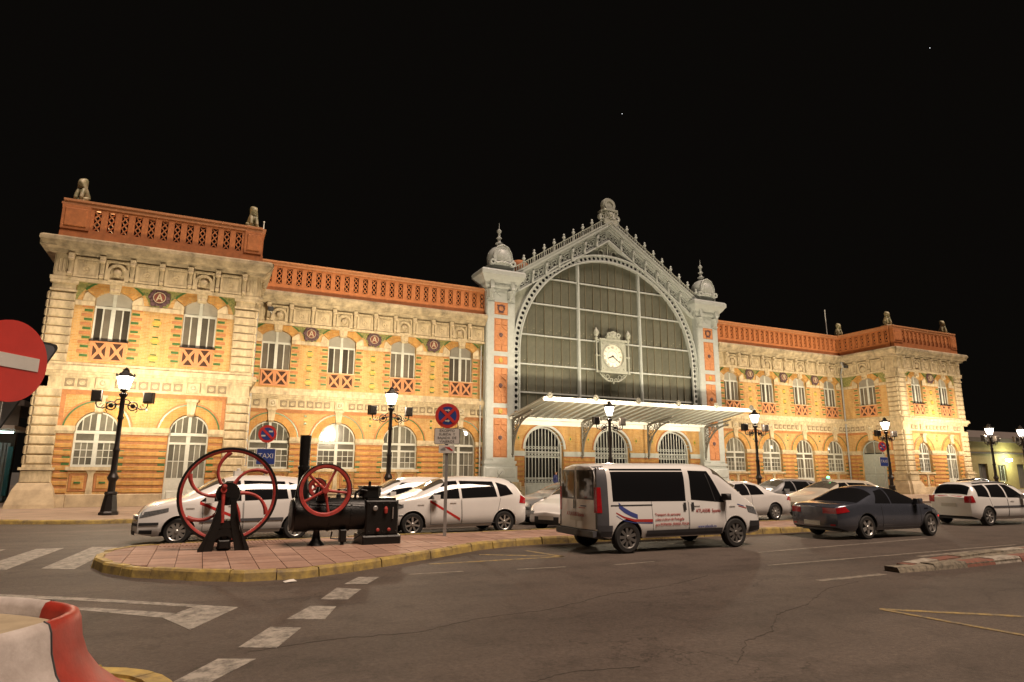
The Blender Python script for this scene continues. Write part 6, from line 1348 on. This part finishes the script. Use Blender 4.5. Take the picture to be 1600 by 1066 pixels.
t = car('parked_car', 'small dark car parked before the ochre building at far right', 'car', (19.5, -13.2, 0), .1, B, M['cardark'], 'cap', taxi_windows(B, 1.5, *B.wx), (B.wx[1]-.36, B.wx[1]-.98, radians(30)), (.1, .42, radians(38)))
# ---------------------------------------------------------------- minibus
V = Body(L=4.78, W=1.82, wx=(.72, 3.82), zb=.30, Rw=.335, Rarch=.40, tum=.11, n=5.5, fr=1.15, fa=.24, rr=.5, ra=.12, bulge=.05, sw=.08,
         top=[(0, 1.86), (.12, 1.91), (.5, 1.93), (2.6, 1.945), (3.15, 1.93), (3.45, 1.84), (4.05, 1.34), (4.22, 1.22), (4.55, 1.05), (4.72, .88), (4.78, .70)], belt=[(0, 1.10), (2.6, 1.08), (3.4, 1.03), (4.0, 1.01), (4.3, .93), (4.7, .74), (4.78, .62)],
         doors=[(3.52, 3.50, 2.42, 2.44), (2.40, 2.42, 1.40, 1.38)], mirror=(3.50, 1.12), aer=3.0, strips=[([(1.22, .33), (3.4, .33)], [(1.22, .47), (3.4, .47)], 'greytrim'), ([(.0, .36), (.32, .36)], [(.0, .60), (.32, .60)], 'greytrim'), ([(4.28, .33), (4.74, .37)], [(4.30, .60), (4.76, .58)], 'trim')],
         tails=[], heads=[([(4.28, .80), (4.70, .72)], [(4.22, .96), (4.60, .90)])], tails_end=[(.70, .80, .86, 1.40)], heads_end=[(.4, .66, .66, .74)], plates=(.42, .66), grilles=[(False, .62, .32, .56, 'greytrim'), (True, .93, .33, .5, 'greytrim')])
bw = lambda x: V.zbelt(x)+.03
vw = [([(1.56, bw(1.5)), (2.30, bw(2.3))], [(1.56, 1.78), (2.34, 1.78)]), ([(.42, bw(.4)), (1.50, bw(1.5))], [(.42, 1.77), (1.50, 1.78)]), ([(2.52, bw(2.5)), (3.52, bw(3.5)-.02)], [(2.54, 1.77), (3.12, 1.76)])]
def van_extra(t, B):
    # dark rear pillar, rear doors, lamps, lettering and the red and blue swoosh
    for s in (-1, 1):
        obj('pillar_cladding', B.sidequad(s, [(.0, .58), (.24, .58)], [(.02, 1.84), (.26, 1.86)], .006, 4, 14), M['greytrim'], t, smooth=60)
        obj('tail_lamp', B.sidequad(s, [(.0, .86), (.1, .86)], [(.0, 1.40), (.1, 1.40)], .010, 4, 6), M['taillamp'], t, smooth=60)
        obj('window_band', B.sidequad(s, [(.36, bw(.4)-.03), (2.36, bw(2.3)-.03)], [(.36, 1.80), (2.38, 1.81)], .0022, 24, 8), M['carglass'], t, smooth=60)
        obj('quarter_bar', B.sidequad(s, [(3.22, bw(3.2)), (3.25, bw(3.2))], [(3.02, 1.70), (3.05, 1.70)], .008, 2, 6), M['trim'], t)
        obj('sliding_rail', B.sidequad(s, [(.3, 1.0), (1.4, 1.0)], [(.3, 1.025), (1.4, 1.025)], .006, 8, 1), M['trim'], t)
        for hx in (2.27, 2.5): obj('door_handle', B.sidequad(s, [(hx, .88), (hx+.075, .88)], [(hx, 1.05), (hx+.075, 1.05)], .02, 2, 3), M['trim'], t)
        obj('bonnet_badge', B.sidequad(s, [(3.95, .94), (4.22, .88)], [(3.95, .955), (4.22, .90)], .006, 6, 1), M['redtext'], t)
        obj('bonnet_badge', B.sidequad(s, [(3.92, .98), (4.15, .93)], [(3.92, 1.0), (4.15, .945)], .006, 6, 1), M['bluetext'], t)
        for (pts, w0, w1, mm) in (([(.50, 1.02), (.62, .92), (.80, .83), (.98, .77)], .06, .045, 'bluetext'), ([(.54, .98), (.66, .87), (.82, .79), (.98, .745)], .015, .02, 'bluetext'), ([(.42, .86), (.62, .76), (.90, .69), (1.38, .675)], .012, .034, 'redtext'), ([(.42, .80), (.60, .70), (.9, .64), (1.38, .625)], .006, .010, 'bluetext')):
            for (a, b) in zip(pts, pts[1:]):
                pass
            f = lambda k: [(x, z+k*(w0+(w1-w0)*i/3)) for i, (x, z) in enumerate(pts)]
            obj('swoosh', B.sidequad(s, f(-1), f(1), .004, 16, 1), M[mm], t)
    for s in (-1, 1):
        obj('rear_window', B.end(True, s*.06, s*.66, 1.16, 1.74, .010), M['ws'], t)
        obj('rear_window_seal', B.end(True, s*.04, s*.68, 1.13, 1.77, .004), M['trim'], t)
        obj('corner_cladding', B.end(True, s*.74, s*.80, .52, 1.82, .004, 2, 6), M['greytrim'], t)
    obj('door_gap', B.end(True, -.006, .006, .52, 1.84, .006, 1, 8), M['trim'], t)
    obj('door_handle', B.end(True, .03, .09, .92, 1.12, .02, 1, 2), M['trim'], t)
    obj('rear_emblem', B.end(True, -.42, -.2, .98, 1.0, .006, 2, 1), M['bluetext'], t); obj('rear_emblem', B.end(True, -.38, -.12, .94, .955, .006, 2, 1), M['redtext'], t)
    obj('step_bumper', MB().box(-.12, .04, -.80, .80, .36, .48), M['greytrim'], t)
    Y = lambda x, z: -(B.side(x, z)+.005)
    tilt = pi/2-.05
    for s_, x, z, sz, mm, al in (('ATLASSIB', 2.62, .86, .115, 'redtext', 'LEFT'), ('Spania', 3.10, .855, .115, 'redtext', 'LEFT'), ('Transport de persoane', 1.45, .80, .085, 'redtext', 'LEFT'), ('colete si plicuri din Portugalia', 1.45, .695, .085, 'redtext', 'LEFT'), ('spre ROMANIA, SPANIA, ITALIA', 1.45, .585, .085, 'redtext', 'LEFT'), ('www.atlassib.ro', 2.66, .51, .095, 'bluetext', 'LEFT')):
        text('lettering', s_, sz, M[mm], t, (x, Y(x+.3, z)-.004, z), (tilt, 0, 0), align=al, sx=.8 if 'colete' in s_ or 'spre' in s_ else .9)
    text('lettering', 'EUROPA', .06, M['redtext'], t, (1.0, Y(1.2, .74)-.004, .735), (tilt, 0, 0), align='LEFT', sx=.9) if False else None
    text('lettering', 'ATLASSIB Spania', .125, M['redtext'], t, (-.075, .0, .80), (pi/2, 0, -pi/2), sx=.85)
for c in (1,):
    vn = car('minibus', 'white nine seat minibus with red and blue lettering and dark windows', 'minibus', (0, 0, 0), 0, V, M['carwhite'], 'steel', [vw[2]], (3.98, 3.30, radians(30)), None, extra=van_extra); place(vn, V, 0, -18.96, -28.4, -1, 0)
# ================================================================ PEOPLE
pv = [(0, 0, .93), (0, 0, 1.15), (0, -.01, 1.38), (0, -.01, 1.50), (0, -.03, 1.64), (.10, 0, .88), (.11, -.02, .48), (.12, .02, .06), (.12, -.14, .03), (-.10, 0, .88), (-.10, .04, .48), (-.11, .08, .06), (-.12, -.08, .03), (.2, 0, 1.38), (.26, .03, 1.1), (.22, -.12, .9), (-.2, 0, 1.38), (-.26, .03, 1.1), (-.22, -.12, .9), (.21, -.16, .84), (-.21, -.16, .84)]
pe = [(0, 1), (1, 2), (2, 3), (3, 4), (0, 5), (5, 6), (6, 7), (7, 8), (0, 9), (9, 10), (10, 11), (11, 12), (2, 13), (13, 14), (14, 15), (15, 19), (2, 16), (16, 17), (17, 18), (18, 20)]
pr_ = [(.15, .11), (.15, .11), (.17, .11), .055, (.082, .1), .095, .065, .045, .035, .095, .065, .045, .035, .065, .05, .038, .065, .05, .038, .035, .035]
pm = skin_mesh('body', pv, pe, pr_, 0, M['jacket'])
pm.materials.append(M['trouser']); pm.materials.append(M['skin']); pm.materials.append(M['hair'])
for p in pm.polygons:
    c = p.center; p.material_index = 1 if c.z < .86 and abs(c.x) < .19 else (2 if c.z > 1.49 or c.z < .88 else 0)
    if c.z > 1.66 or (c.z > 1.58 and c.y > .02): p.material_index = 3
pp = thing('person', 'person in a blue jacket standing by the left iron gate', 'person', (-6.3, -2.6, .12), .5); put('body', pm, pp)
fm = MB().lathe([(0, -.03), (.014, -.01), (.016, .02), (0, .05)], (0, -.125, 1.62), 6)
for s in (-1, 1): fm.lathe([(0, -.008), (.012, 0), (0, .008)], (s*.035, -.112, 1.655), 6); fm.lathe([(0, -.03), (.018, 0), (0, .03)], (s*.083, -.02, 1.63), 6)
put('face', fm.mesh('face', M['skin']), pp)
